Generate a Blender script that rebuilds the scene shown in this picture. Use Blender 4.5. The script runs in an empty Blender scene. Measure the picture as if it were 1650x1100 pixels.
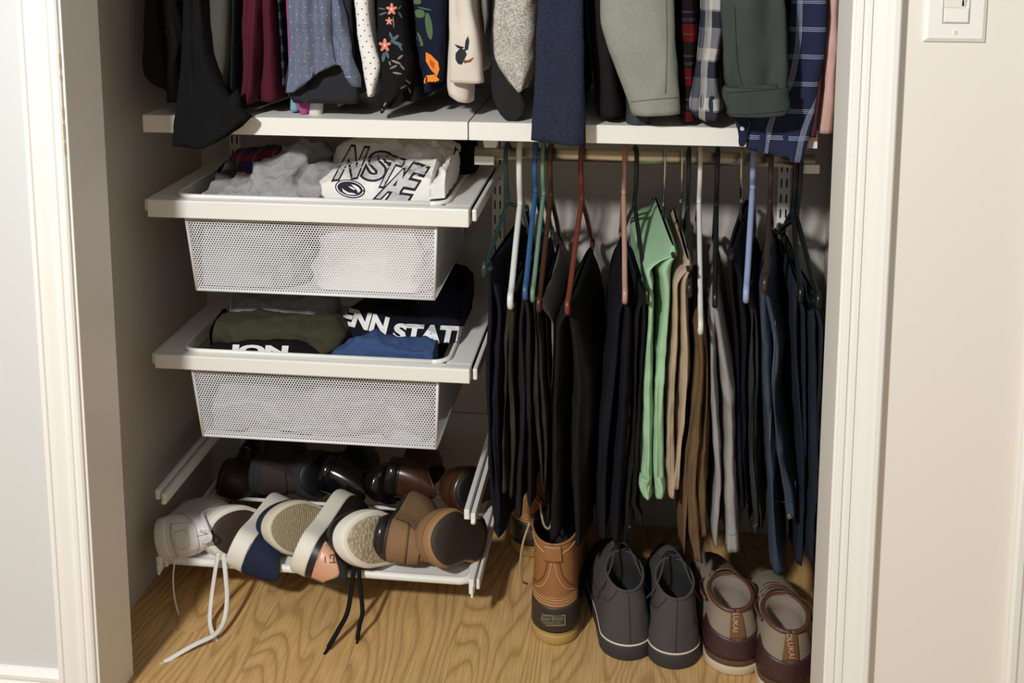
import bpy, bmesh, math, random
import numpy as np
from mathutils import Vector, Matrix
from mathutils.bvhtree import BVHTree

SC = bpy.context.scene
COL = SC.collection
# ------------------------------------------------------------------ camera, light, exposure
SH = 0.9657                                   # height of the shelf top above the floor
CAM = np.array([0.9069, -1.9213, SH + 0.369])
FPX, CYPX, YAW, PITCH = 1811.8, 120.8, -0.1188, 0.1457
_cy, _sy, _cp, _sp = math.cos(YAW), math.sin(YAW), math.cos(PITCH), math.sin(PITCH)
FW = np.array([_sy*_cp, _cy*_cp, -_sp]); RT = np.array([_cy, -_sy, 0.0]); UP = np.cross(RT, FW)
cd = bpy.data.cameras.new('camera'); cam = bpy.data.objects.new('camera', cd); COL.objects.link(cam)
cam.matrix_world = Matrix(((RT[0], UP[0], -FW[0], CAM[0]), (RT[1], UP[1], -FW[1], CAM[1]),
                           (RT[2], UP[2], -FW[2], CAM[2]), (0, 0, 0, 1)))
cd.sensor_fit = 'HORIZONTAL'; cd.sensor_width = 36; cd.lens = FPX*36/1650
cd.shift_y = -(550-CYPX)/1650; cd.clip_start = 0.02
SC.camera = cam
w = bpy.data.worlds.new('room_ambient'); SC.world = w; w.use_nodes = True
bg = w.node_tree.nodes['Background']; bg.inputs[0].default_value = (1.0, 0.997, 0.99, 1); bg.inputs[1].default_value = 0.33
ld = bpy.data.lights.new('ceiling_lamp', 'AREA'); ld.shape = 'DISK'; ld.size = 0.22; ld.energy = 80; ld.color = (1.0, 0.997, 0.985)
lo = bpy.data.objects.new('ceiling_lamp', ld); COL.objects.link(lo); lo.location = (-0.22, -2.55, 2.34)
lo.rotation_euler = (Vector((0.7, 0.1, 0.7))-Vector(lo.location)).to_track_quat('-Z', 'Y').to_euler()
SC.view_settings.view_transform = 'Standard'; SC.view_settings.look = 'None'
SC.view_settings.gamma = 1; SC.view_settings.use_curve_mapping = False
SC.view_settings.exposure = 0.0

# ------------------------------------------------------------------ helpers
def at(px, py, Y):
    """world point at depth Y that was measured at pixel px,py of the photograph"""
    d = FW + RT*((px-825)/FPX) - UP*((py-CYPX)/FPX)
    return CAM + d*((Y-CAM[1])/d[1])
def onz(px, py, z):
    d = FW + RT*((px-825)/FPX) - UP*((py-CYPX)/FPX)
    return CAM + d*((z-CAM[2])/d[2])
WO = {}; GEO = {}
def tagset(o, label=None, cat=None, group=None, kind=None):
    if label: o['label'] = label
    if cat: o['category'] = cat
    if group: o['group'] = group
    if kind: o['kind'] = kind
    return o
def thing(name, label, cat, loc=(0, 0, 0), group=None):
    o = bpy.data.objects.new(name, None); COL.objects.link(o); o.empty_display_size = .03
    o.location = loc; WO[o.name] = np.array(loc, float)
    return tagset(o, label, cat, group)
def mk(name, V, F, mat, parent=None, smooth=True, uv=None, kind=None, label=None, geo=False):
    V = np.asarray(V, float)
    off = WO[parent.name] if parent is not None else np.zeros(3)
    me = bpy.data.meshes.new(name); me.from_pydata((V-off).tolist(), [], [tuple(int(i) for i in f) for f in F])
    o = bpy.data.objects.new(name, me); COL.objects.link(o)
    if parent is not None: o.parent = parent
    WO[o.name] = off
    if mat: me.materials.append(mat)
    if smooth: me.polygons.foreach_set('use_smooth', [True]*len(me.polygons))
    if uv is not None:
        l = me.uv_layers.new(name='UVMap'); vi = np.zeros(len(me.loops), int); me.loops.foreach_get('vertex_index', vi)
        l.data.foreach_set('uv', np.asarray(uv, float)[vi].ravel())
    if kind: o['kind'] = kind
    if label: o['label'] = label
    if geo: GEO[o.name] = (V, F)
    return o
class G:
    def __init__(s): s.V = []; s.F = []
    def add(s, V, F):
        b = len(s.V); s.V += [tuple(v) for v in V]; s.F += [tuple(i+b for i in f) for f in F]; return s
    def box(s, a, b):
        (x0, y0, z0), (x1, y1, z1) = a, b
        return s.add([(x0,y0,z0),(x1,y0,z0),(x1,y1,z0),(x0,y1,z0),(x0,y0,z1),(x1,y0,z1),(x1,y1,z1),(x0,y1,z1)],
                     [(0,3,2,1),(4,5,6,7),(0,1,5,4),(1,2,6,5),(2,3,7,6),(3,0,4,7)])
    def prism(s, prof, axis, a, b):
        n = len(prof); V = []
        for t in (a, b):
            for (u, v) in prof: V.append({'x': (t,u,v), 'y': (u,t,v), 'z': (u,v,t)}[axis])
        F = [(i, (i+1) % n, n+(i+1) % n, n+i) for i in range(n)] + [tuple(range(n-1,-1,-1)), tuple(range(n,2*n))]
        return s.add(V, F)
    def tube(s, P, r, n=10, sub=1, closed=False, flat=1.0):
        V, F = tube(P, r, n, sub, closed, flat); return s.add(V, F)
    def cyl(s, c, axis, r, h, n=16):
        c = np.array(c, float); a = np.array(axis, float); a /= np.linalg.norm(a)
        return s.tube([c-a*h/2, c+a*h/2], r, n)
    def mk(s, name, mat, parent=None, smooth=False, bev=0, **k):
        o = mk(name, s.V, s.F, mat, parent, smooth, **k)
        bm = bmesh.new(); bm.from_mesh(o.data); bmesh.ops.recalc_face_normals(bm, faces=bm.faces); bm.to_mesh(o.data); bm.free()
        if bev:
            m = o.modifiers.new('bevel', 'BEVEL'); m.width = bev; m.segments = 2; m.limit_method = 'ANGLE'
        return o
def catmull(P, sub):
    P = np.asarray(P, float)
    if sub <= 1 or len(P) < 3: return P
    Q = np.vstack([2*P[0]-P[1], P, 2*P[-1]-P[-2]]); out = []
    for i in range(1, len(Q)-2):
        for k in range(sub):
            t = k/sub
            out.append(.5*((2*Q[i])+(-Q[i-1]+Q[i+1])*t+(2*Q[i-1]-5*Q[i]+4*Q[i+1]-Q[i+2])*t*t+(-Q[i-1]+3*Q[i]-3*Q[i+1]+Q[i+2])*t**3))
    out.append(P[-1]); return np.array(out)
def tube(P, r, n=10, sub=1, closed=False, flat=1.0):
    P = catmull(P, sub); m = len(P)
    r = np.interp(np.linspace(0, 1, m), np.linspace(0, 1, len(np.atleast_1d(r))), np.atleast_1d(r)) if np.ndim(r) else np.full(m, r)
    T = np.gradient(P, axis=0); T /= np.linalg.norm(T, axis=1)[:, None]+1e-12
    a = np.array([0, 0, 1.]) if abs(T[0][2]) < .9 else np.array([1., 0, 0])
    N = np.cross(T[0], a); N /= np.linalg.norm(N); V = []
    for i in range(m):
        N = N - T[i]*(N@T[i]); N /= np.linalg.norm(N)+1e-12; B = np.cross(T[i], N)
        for k in range(n):
            an = 2*math.pi*k/n; V.append(P[i]+r[i]*(math.cos(an)*N+flat*math.sin(an)*B))
    F = [(i*n+k, i*n+(k+1) % n, (i+1)*n+(k+1) % n, (i+1)*n+k) for i in range(m-1) for k in range(n)]
    F += [tuple(range(n-1, -1, -1)), tuple(range((m-1)*n, m*n))]
    return V, F
def crease(P, scale, seed, ani=(1, 1, 1), oct=3):
    rng = np.random.default_rng(seed); P = P*np.array(ani); out = np.zeros(len(P))
    for i in range(oct):
        for j in range(2):
            k = rng.normal(size=3); k *= scale*1.7**i/np.linalg.norm(k); k2 = rng.normal(size=3); k2 *= scale*.8/np.linalg.norm(k2)
            q = P@k + 1.3*np.sin(P@k2+rng.uniform(0, 6)) + rng.uniform(0, 6)
            out += ((1-np.abs(np.sin(q)))**2-.28)*.6**i*.5
    return out

# ------------------------------------------------------------------ materials
def lin(c): return tuple(((x/255/12.92) if x/255 <= .04045 else ((x/255+.055)/1.055)**2.4) for x in c)+(1,)
class NT:
    def __init__(s, name):
        s.m = bpy.data.materials.new(name); s.m.use_nodes = True; s.t = s.m.node_tree; s.b = s.t.nodes['Principled BSDF']
    def n(s, typ, **k):
        o = s.t.nodes.new('ShaderNode'+typ)
        for a, v in k.items(): setattr(o, a, v)
        return o
    def L(s, a, b): s.t.links.new(a, b)
    def val(s, x, sock):
        if isinstance(x, (int, float)): sock.default_value = x
        elif isinstance(x, tuple): sock.default_value = x
        else: s.L(x, sock)
    def math(s, op, a, b=0.0, c=None):
        o = s.n('Math', operation=op); s.val(a, o.inputs[0]); s.val(b, o.inputs[1])
        if c is not None: s.val(c, o.inputs[2])
        return o.outputs[0]
    def mix(s, f, a, b, mode='MIX'):
        o = s.n('Mix', data_type='RGBA', blend_type=mode); s.val(f, o.inputs[0]); s.val(a, o.inputs[6]); s.val(b, o.inputs[7]); return o.outputs[2]
    def noise(s, vec, scale, detail=2, rough=.5, dist=0):
        o = s.n('TexNoise'); s.L(vec, o.inputs['Vector']); o.inputs['Scale'].default_value = scale
        o.inputs['Detail'].default_value = detail; o.inputs['Roughness'].default_value = rough; o.inputs['Distortion'].default_value = dist
        return o.outputs['Fac']
    def coord(s, k='Object'): return s.n('TexCoord').outputs[k]
    def map(s, vec, sc=(1, 1, 1), loc=(0, 0, 0), rot=(0, 0, 0)):
        o = s.n('Mapping'); s.L(vec, o.inputs[0]); o.inputs['Scale'].default_value = sc; o.inputs['Location'].default_value = loc; o.inputs['Rotation'].default_value = rot
        return o.outputs[0]
    def ramp(s, f, st):
        o = s.n('ValToRGB'); e = o.color_ramp.elements
        while len(e) < len(st): e.new(.5)
        for i, (p, c) in enumerate(st): e[i].position = p; e[i].color = c
        s.val(f, o.inputs[0]); return o.outputs[0]
    def bump(s, h, strength=.3, dist=.001):
        o = s.n('Bump'); o.inputs['Strength'].default_value = strength; o.inputs['Distance'].default_value = dist
        s.L(h, o.inputs['Height']); s.L(o.outputs[0], s.b.inputs['Normal'])
    def fin(s, col=None, rough=.5, metal=0, spec=.5):
        if col is not None: s.val(col, s.b.inputs['Base Color'])
        s.val(rough, s.b.inputs['Roughness']); s.b.inputs['Metallic'].default_value = metal; s.b.inputs['Specular IOR Level'].default_value = spec
        return s.m
MC = {}
def plain(name, c, rough=.5, metal=0, spec=.5, bs=0, bst=.2, var=0, vs=20):
    if name in MC: return MC[name]
    t = NT(name); col = lin(c)
    if bs: t.bump(t.noise(t.coord(), bs, 3), bst)
    if var:
        c2 = tuple(x*(1-var) for x in col[:3])+(1,); col = t.mix(t.noise(t.coord(), vs, 4, .6), c2, tuple(min(1, x*(1+var)) for x in col[:3])+(1,))
    MC[name] = t.fin(col, rough, metal, spec); return MC[name]
def cloth(name, c, heather=0, hc=None, rough=.92, weave=900, spec=.15, sheen=.0, hs=420, twill=False):
    """woven or knitted fabric: fine weave relief, heather flecks"""
    if name in MC: return MC[name]
    g_ = sum(c)/3; c = tuple((g_+(x-g_)*.8)*(.82 if max(c) < 62 else 1) for x in c)
    t = NT(name); col = lin(c); co = t.coord()
    slow = t.noise(co, 14, 3)
    a = t.mix(slow, tuple(x*.86 for x in col[:3])+(1,), tuple(min(1, x*1.12) for x in col[:3])+(1,))
    if heather:
        h = t.ramp(t.noise(co, hs, 2, .7), [(.42, (0, 0, 0, 1)), (.58, (1, 1, 1, 1))])
        a = t.mix(t.math('MULTIPLY', h, heather), a, lin(hc or tuple(x*.5 for x in c)))
    if twill:
        w_ = t.n('TexWave'); t.L(t.map(t.coord('UV'), (1, .6, 1), rot=(0, 0, .7)), w_.inputs[0]); w_.inputs['Scale'].default_value = 260
        t.bump(w_.outputs['Fac'], .12, .0006)
    else: t.bump(t.noise(co, weave, 2), .22, .0007)
    t.b.inputs['Sheen Weight'].default_value = sheen
    MC[name] = t.fin(a, rough, 0, spec); return MC[name]
def stripe(t, sock, period, off, width):
    """1 inside a stripe of the given width (metres) repeated at period"""
    f = t.math('FRACT', t.math('DIVIDE', t.math('ADD', sock, off), period)); return t.math('LESS_THAN', f, width/period)
def plaid(name, base, lines, bump=700):
    """lines: (axis 'u'/'v', period, offset, width, colour, strength)"""
    if name in MC: return MC[name]
    t = NT(name); s = t.n('SeparateXYZ'); t.L(t.coord('UV'), s.inputs[0]); col = lin(base)
    for (ax, p, o, wd, c, k) in lines:
        f = stripe(t, s.outputs[0 if ax == 'u' else 1], p, o, wd)
        col = t.mix(t.math('MULTIPLY', f, k), col, lin(c))
    t.bump(t.noise(t.coord(), bump, 2), .2, .0006)
    MC[name] = t.fin(col, .92, 0, .15); return MC[name]
def dotted(name, base, dot, pu, pv, r, heather=0, hc=None):
    if name in MC: return MC[name]
    t = NT(name); s = t.n('SeparateXYZ'); t.L(t.coord('UV'), s.inputs[0])
    row = t.math('FLOOR', t.math('DIVIDE', s.outputs[1], pv))
    u = t.math('ADD', t.math('DIVIDE', s.outputs[0], pu), t.math('MULTIPLY', t.math('MODULO', row, 2.0), .5))
    fu = t.math('MULTIPLY', t.math('SUBTRACT', t.math('FRACT', u), .5), pu)
    fv = t.math('MULTIPLY', t.math('SUBTRACT', t.math('FRACT', t.math('DIVIDE', s.outputs[1], pv)), .5), pv)
    d = t.math('SQRT', t.math('ADD', t.math('MULTIPLY', fu, fu), t.math('MULTIPLY', fv, fv)))
    col = lin(base)
    if heather:
        h = t.ramp(t.noise(t.map(t.coord(), (1, 1, .4)), 500, 2, .7), [(.4, (0, 0, 0, 1)), (.6, (1, 1, 1, 1))]); col = t.mix(t.math('MULTIPLY', h, heather), col, lin(hc))
    col = t.mix(t.math('LESS_THAN', d, r), col, lin(dot)); t.bump(t.noise(t.coord(), 800, 2), .2, .0006)
    MC[name] = t.fin(col, .9, 0, .15); return MC[name]
def wood_floor(i):
    t = NT('oak_plank'); co = t.n('TexCoord').outputs['Object']
    r = random.Random(i*7+3)
    v = t.map(co, (1, 1, 1), (r.uniform(0, 9), r.uniform(0, 9), 0))
    warp = t.noise(t.map(v, (1, .22, 1)), 4.4, 2, .45, .3)
    q = t.math('ADD', t.math('MULTIPLY', warp, 32.0), t.math('MULTIPLY', t.noise(t.map(v, (1, .10, 1)), 34, 3), .55))
    ring = t.math('FRACT', q)
    fine = t.noise(t.map(v, (1, .035, 1)), 300, 3, .6)
    slow = t.noise(t.map(v, (1, .25, 1)), 6, 2)
    k = r.uniform(1.03, 1.08)
    c = t.ramp(ring, [(0, lin((172*k, 136*k, 87*k))), (.10, lin((170*k, 134*k, 85*k))), (.3, lin((198*k, 161*k, 106*k))), (.7, lin((206*k, 169*k, 114*k))), (1, lin((190*k, 152*k, 99*k)))])
    c = t.mix(t.math('MULTIPLY', t.ramp(fine, [(.42, (1, 1, 1, 1)), (.56, (0, 0, 0, 1))]), .34), c, lin((150, 112, 68)))
    c = t.mix(t.math('MULTIPLY', slow, .25), c, lin((184, 144, 92)))
    t.bump(fine, .12, .0006)
    return t.fin(c, t.math('MULTIPLY_ADD', fine, .15, .42), 0, .4)

WHITE = plain('white_enamel', (238, 237, 231), .38, bs=60, bst=.02)
STEEL = plain('white_powder_coated_steel', (232, 231, 224), .42, bs=900, bst=.05)
TRIMW = plain('white_trim_paint', (236, 236, 230), .4, bs=40, bst=.06)
JAMBW = plain('door_jamb_paint', (238, 235, 228), .5, bs=30, bst=.05)
WALLW = plain('white_wall_paint', (208, 210, 208), .85, bs=260, bst=.12)
WALLC = plain('cream_wall_paint', (232, 227, 217), .85, bs=260, bst=.15)
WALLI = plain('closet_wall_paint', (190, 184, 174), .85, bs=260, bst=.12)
CHAMP = plain('brushed_nickel_rod', (222, 212, 188), .36, 1)
CHROME = plain('chrome_wire', (205, 203, 198), .18, 1)
BLACKP = plain('black_plastic', (22, 22, 23), .45)

# ------------------------------------------------------------------ the closet and its doorway
XL, XR, YF, YB = 0.0293, 1.1919, -0.3195, -0.2027      # opening, front and back of the jambs
WL, WR, YBK = -0.0595, 1.285, 0.405                    # closet side walls, back wall
CEIL = 2.42; HEAD = 2.05
def structure(g, name, mat, parent=None, bev=0, smooth=False):
    return g.mk(name, mat, parent, smooth, bev, kind='structure' if parent is None else None)
base = structure(G().box((-1.6, -3.4, -.03), (3.0, .55, -.0035)), 'floor', plain('subfloor', (110, 78, 48), .9))
rf = random.Random(5); px0 = -1.6; i = 0
while px0 < 3.0:
    x1 = px0+.1815; ys = [-3.4]; y = -3.4+rf.uniform(.3, 1.2)
    while y < .4: ys.append(y); y += 1.22
    ys.append(.41)
    for a, b in zip(ys, ys[1:]):
        if b-a < .05: continue
        g = G(); g.box((px0+.00015, a+.00015, -.0035), (x1-.00015, b-.00015, 0)); g.mk('plank', wood_floor(i), base, bev=.0003); i += 1
    px0 = x1
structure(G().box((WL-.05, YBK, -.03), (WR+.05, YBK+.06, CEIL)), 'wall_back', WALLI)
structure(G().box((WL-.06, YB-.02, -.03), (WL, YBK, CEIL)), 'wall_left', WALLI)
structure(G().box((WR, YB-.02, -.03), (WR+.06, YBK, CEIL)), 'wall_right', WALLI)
CZ0 = G().box((-1.6, YF+.004, -.03), (XL-.012, YB, CEIL))
structure(CZ0, 'wall_front_left', WALLW)
structure(G().box((XR+.012, YF+.004, -.03), (2.4, YB, CEIL)), 'wall_front_right', WALLC)
structure(G().box((XL-.012, YF+.004, HEAD+.012), (XR+.012, YB, CEIL)), 'wall_front_top', WALLW)
structure(G().box((WL-.06, YB-.02, CEIL), (WR+.06, YBK+.06, CEIL+.05)), 'ceiling', WALLW)
structure(G().box((XL-.012, YF, 0), (XL, YB, HEAD+.012)), 'trim_1', JAMBW, bev=.0015)
structure(G().box((XR, YF, 0), (XR+.012, YB, HEAD+.012)), 'trim_2', JAMBW, bev=.0015)
structure(G().box((XL, YF, HEAD), (XR, YB, HEAD+.012)), 'trim_3', JAMBW)
# moulded casings: profile in (distance from opening, depth)
prof = [(0,0),(0,.009),(.003,.0115),(.009,.0125),(.0105,.0095),(.0135,.0095),(.0155,.0125),(.021,.0135),(.0225,.0105),(.028,.0118),(.040,.0160),(.0485,.0178),(.0505,.0205),(.057,.0205),(.0595,.018),(.0595,0)]
rv = .004
structure(G().prism([(XL-rv-a, YF+.004-b) for a, b in prof], 'z', 0, HEAD+.06), 'trim_4', TRIMW)
structure(G().prism([(XR+rv+a, YF+.004-b) for a, b in prof], 'z', 0, HEAD+.06), 'trim_5', TRIMW)
CHIP = plain('bare_wood_chip', (188, 166, 122), .8)
for o_, lab in ((bpy.data.objects['trim_4'], None),):
    for (cy_, h_, w_) in ((92, .007, .0022), (104, .006, .003), (124, .004, .0016), (182, .010, .003), (212, .014, .003), (240, .012, .0036)):
        zc_ = at(104, cy_, YF)[2]; xe = XL-rv
        G().prism([(xe-w_, zc_-h_), (xe+.0004, zc_-h_*.7), (xe+.0004, zc_+h_), (xe-w_*.6, zc_+h_*.6)], 'y', YF+.004-.0096, YF+.004-.0086).mk('paint_chip', CHIP, o_)
qn = at(46, 220, YF+.004); G().cyl((qn[0], YF+.0036, qn[2]), (0, 1, 0), .0016, .0012, 10).mk('nail_hole', BLACKP, bpy.data.objects['wall_front_left'])
bb = [(0,0),(.0125,0),(.0125,.066),(.0095,.070),(.0095,.074),(.0125,.076),(.0125,.083),(.008,.089),(.004,.092),(0,.093)]
zb = at(45, 1076, YF)[2]; k = zb/.093
structure(G().prism([(YF+.004-a, b*k) for a, b in bb], 'x', -1.6, XL-.0636), 'baseboard_left', TRIMW)
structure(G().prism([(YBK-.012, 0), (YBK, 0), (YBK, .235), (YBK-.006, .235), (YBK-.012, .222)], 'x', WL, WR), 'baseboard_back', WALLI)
xt = at(1646, 700, YF)[0]
structure(G().prism([(xt, YF+.004), (xt, YF-.006), (xt+.004, YF-.010), (xt+.012, YF-.010), (xt+.016, YF-.0065), (xt+.06, YF-.004), (xt+.06, YF+.004)], 'z', 0, HEAD+.06), 'trim_6', TRIMW)

# dimmer switch on the right hand wall
def switch():
    y = YF+.004
    a = at(1487, 66, y); b = at(1586, 66, y); wd = b[0]-a[0]; x0 = a[0]; zb = a[2]; xc = x0+wd/2; h = .118
    t = thing('light_switch', 'white dimmer light switch plate with a single screw on the cream wall', 'light switch', (xc, y, zb))
    g = G(); i_ = .005
    P = [(x0, zb), (x0+wd, zb), (x0+wd, zb+h), (x0, zb+h)]; Q = [(x0+i_, zb+i_), (x0+wd-i_, zb+i_), (x0+wd-i_, zb+h-i_), (x0+i_, zb+h-i_)]
    g.add([(p[0], y, p[1]) for p in P]+[(p[0], y-.003, p[1]) for p in P]+[(q[0], y-.0062, q[1]) for q in Q],
          [(0,1,5,4),(1,2,6,5),(2,3,7,6),(3,0,4,7),(4,5,9,8),(5,6,10,9),(6,7,11,10),(7,4,8,11),(8,9,10,11)])
    g.mk('cover_plate', WHITE, t)
    z1 = zb+.0265; z2 = zb+.0925; w2 = .0168
    g = G()
    for (p, q) in (((xc-w2-.0012, z1-.0012), (xc+w2+.0012, z1)), ((xc-w2-.0012, z2), (xc+w2+.0012, z2+.0012)), ((xc-w2-.0012, z1), (xc-w2, z2)), ((xc+w2, z1), (xc+w2+.0012, z2))):
        g.box((p[0], y-.0066, p[1]), (q[0], y-.006, q[1]))
    g.mk('frame_gap', plain('switch_gap', (150, 145, 136), .7), t)
    g = G(); zk = at(1540, 12, y)[2]
    g.box((xc-w2+.001, y-.0078, z1+.001), (xc+w2-.001, y-.006, zk-.0004)); g.mk('lower_plate', WHITE, t, bev=.0006)
    g = G(); g.add([(xc-w2+.001, y-.0075, zk+.0006), (xc+w2-.006, y-.0075, zk-.0002), (xc+w2-.006, y-.0115, zk+.022), (xc-w2+.001, y-.0115, zk+.022),
                    (xc-w2+.001, y-.006, zk+.0006), (xc+w2-.006, y-.006, zk-.0002), (xc+w2-.006, y-.006, zk+.05), (xc-w2+.001, y-.006, zk+.05)],
                   [(0,1,2,3),(0,4,5,1),(1,5,6,2),(3,2,6,7),(0,3,7,4)]); g.mk('paddle', WHITE, t)
    g = G().box((xc+.0062, y-.0095, zk+.003), (xc+.0085, y-.006, zk+.03)); g.mk('slider', BLACKP, t)
    g = G().cyl((xc, y-.0066, zb+.0135), (0, 1, 0), .0031, .0014, 18); s = g.mk('screw', WHITE, t)
    g = G().box((xc-.0003, y-.0076, zb+.0110), (xc+.0005, y-.0070, zb+.0160)); g.mk('slot', plain('switch_gap', (150, 145, 136)), s)
switch()

# ------------------------------------------------------------------ shelves, uprights, rod
Z0 = SH
def shelf(name, label, x0, x1):
    t = thing(name, label, 'shelf', ((x0+x1)/2, .2, Z0-.032), 'white steel wall shelves')
    prof = [(0, Z0-.032), (0, Z0-.0015), (.0015, Z0), (.395, Z0), (.395, Z0-.018), (.393, Z0-.018), (.393, Z0-.003), (.003, Z0-.003), (.003, Z0-.030), (.016, Z0-.030), (.016, Z0-.032)]
    G().prism(prof, 'x', x0, x1).mk('shelf_board', STEEL, t)
    for xa in (x0, x1-.0016): G().box((xa, .001, Z0-.0315), (xa+.0016, .39, Z0-.001)).mk('end_cap', STEEL, t)
shelf('wall_shelf', 'left white steel shelf over the mesh drawers', 0.0, .5988)
shelf('wall_shelf', 'right white steel shelf over the trouser rod', .6012, 1.2)
def upright(x, label):
    t = thing('wall_upright', label, 'wall upright', (x, YBK-.012, .1), 'slotted wall uprights')
    G().box((x-.0125, YBK-.014, .12), (x+.0125, YBK, 2.0)).mk('channel', STEEL, t, bev=.001)
    g = G()
    for kz in range(28):
        z = .16+kz*.032+ (0)
        for s in (-.0055, .0055): g.box((x+s-.0016, YBK-.0147, z), (x+s+.0016, YBK-.0135, z+.018))
    g.mk('slots', BLACKP, t, kind='stuff')
xu = at(378, 235, .39)[0]
upright(xu, 'left slotted white wall upright behind the upper mesh drawer')
upright(.600, 'middle slotted white wall upright between drawers and trousers')
upright(1.196, 'right slotted white wall upright behind the jeans')
YR, ZR, RR = .15, at(1000, 252, .15)[2], .0125
t = thing('clothes_rod', 'champagne metal clothes rod below the right shelf carrying trouser hangers', 'clothes rod', (.9, YR, ZR))
xr0, xr1 = at(766, 250, YR)[0], at(1312, 262, YR)[0]
G().tube([(xr0, YR, ZR), (xr1, YR, ZR)], RR, 20).mk('rod', CHAMP, t, smooth=True)
for xa, xb in ((xr0, xr0+.038), (xr1-.030, xr1+.008)):
    G().box((xa, YR-.016, ZR-.020), (xb, YR-.002, ZR-.003)).mk('rod_clip', STEEL, t, bev=.002)
for xa in (xr0+.03, xr1-.03):
    G().prism([(xa-.020, Z0-.031), (xa+.020, Z0-.031), (xa+.012, ZR+.012), (xa-.012, ZR+.012)], 'y', YR-.01, YR+.01).mk('rod_hanger_bracket', STEEL, t, bev=.002)
for xa in (.62, 1.18):
    G().prism([(.395, Z0-.033), (.03, Z0-.033), (.03, Z0-.036), (.33, Z0-.075), (.395, Z0-.075)], 'x', xa-.003, xa+.003).mk('shelf_bracket', STEEL, t)
t = thing('clothes_rod', 'upper clothes rod the shirts hang from', 'clothes rod', (.6, .19, 1.52))
G().tube([(WL, .19, 1.52), (WR, .19, 1.52)], RR, 16).mk('rod', CHAMP, t, smooth=True)

# ------------------------------------------------------------------ mesh drawers
def hexmesh(O, U, Vv, nu, nv, pitch, wall, trap=(0, 0)):
    """perforated sheet: honeycomb of hexagonal holes over the parallelogram O + u*U + v*V (metres), trap = inset at v=1"""
    O, U, Vv = map(lambda a: np.array(a, float), (O, U, Vv)); lu = np.linalg.norm(U); lv = np.linalg.norm(Vv)
    R = pitch/math.sqrt(3); ri = R-wall; an = np.radians(np.arange(6)*60+30)
    out = np.stack([np.cos(an), np.sin(an)], 1); cs = []
    ny = int(lv/(1.5*R)); nx = int(lu/pitch)
    for j in range(ny+1):
        for i in range(nx+1):
            cs.append(((i+.5*(j & 1))*pitch, j*1.5*R))
    cs = np.array(cs); cs = cs[(cs[:, 0] < lu) & (cs[:, 1] < lv)]
    A = (cs[:, None, :]+np.concatenate([out*R, out*ri])[None]).reshape(-1, 2)
    A[:, 0] = np.clip(A[:, 0], 0, lu); A[:, 1] = np.clip(A[:, 1], 0, lv)
    u = A[:, 0]/lu; v = A[:, 1]/lv; u = trap[0]*v+u*(1-(trap[0]+trap[1])*v)
    P = O+u[:, None]*U+v[:, None]*Vv
    b = np.arange(len(cs))[:, None]*12; k = np.arange(6); kk = (k+1) % 6
    F = np.stack([b+k, b+kk, b+kk+6, b+k+6], -1).reshape(-1, 4)
    return P, F
MESHM = plain('white_mesh_steel', (226, 228, 230), .5)
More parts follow.
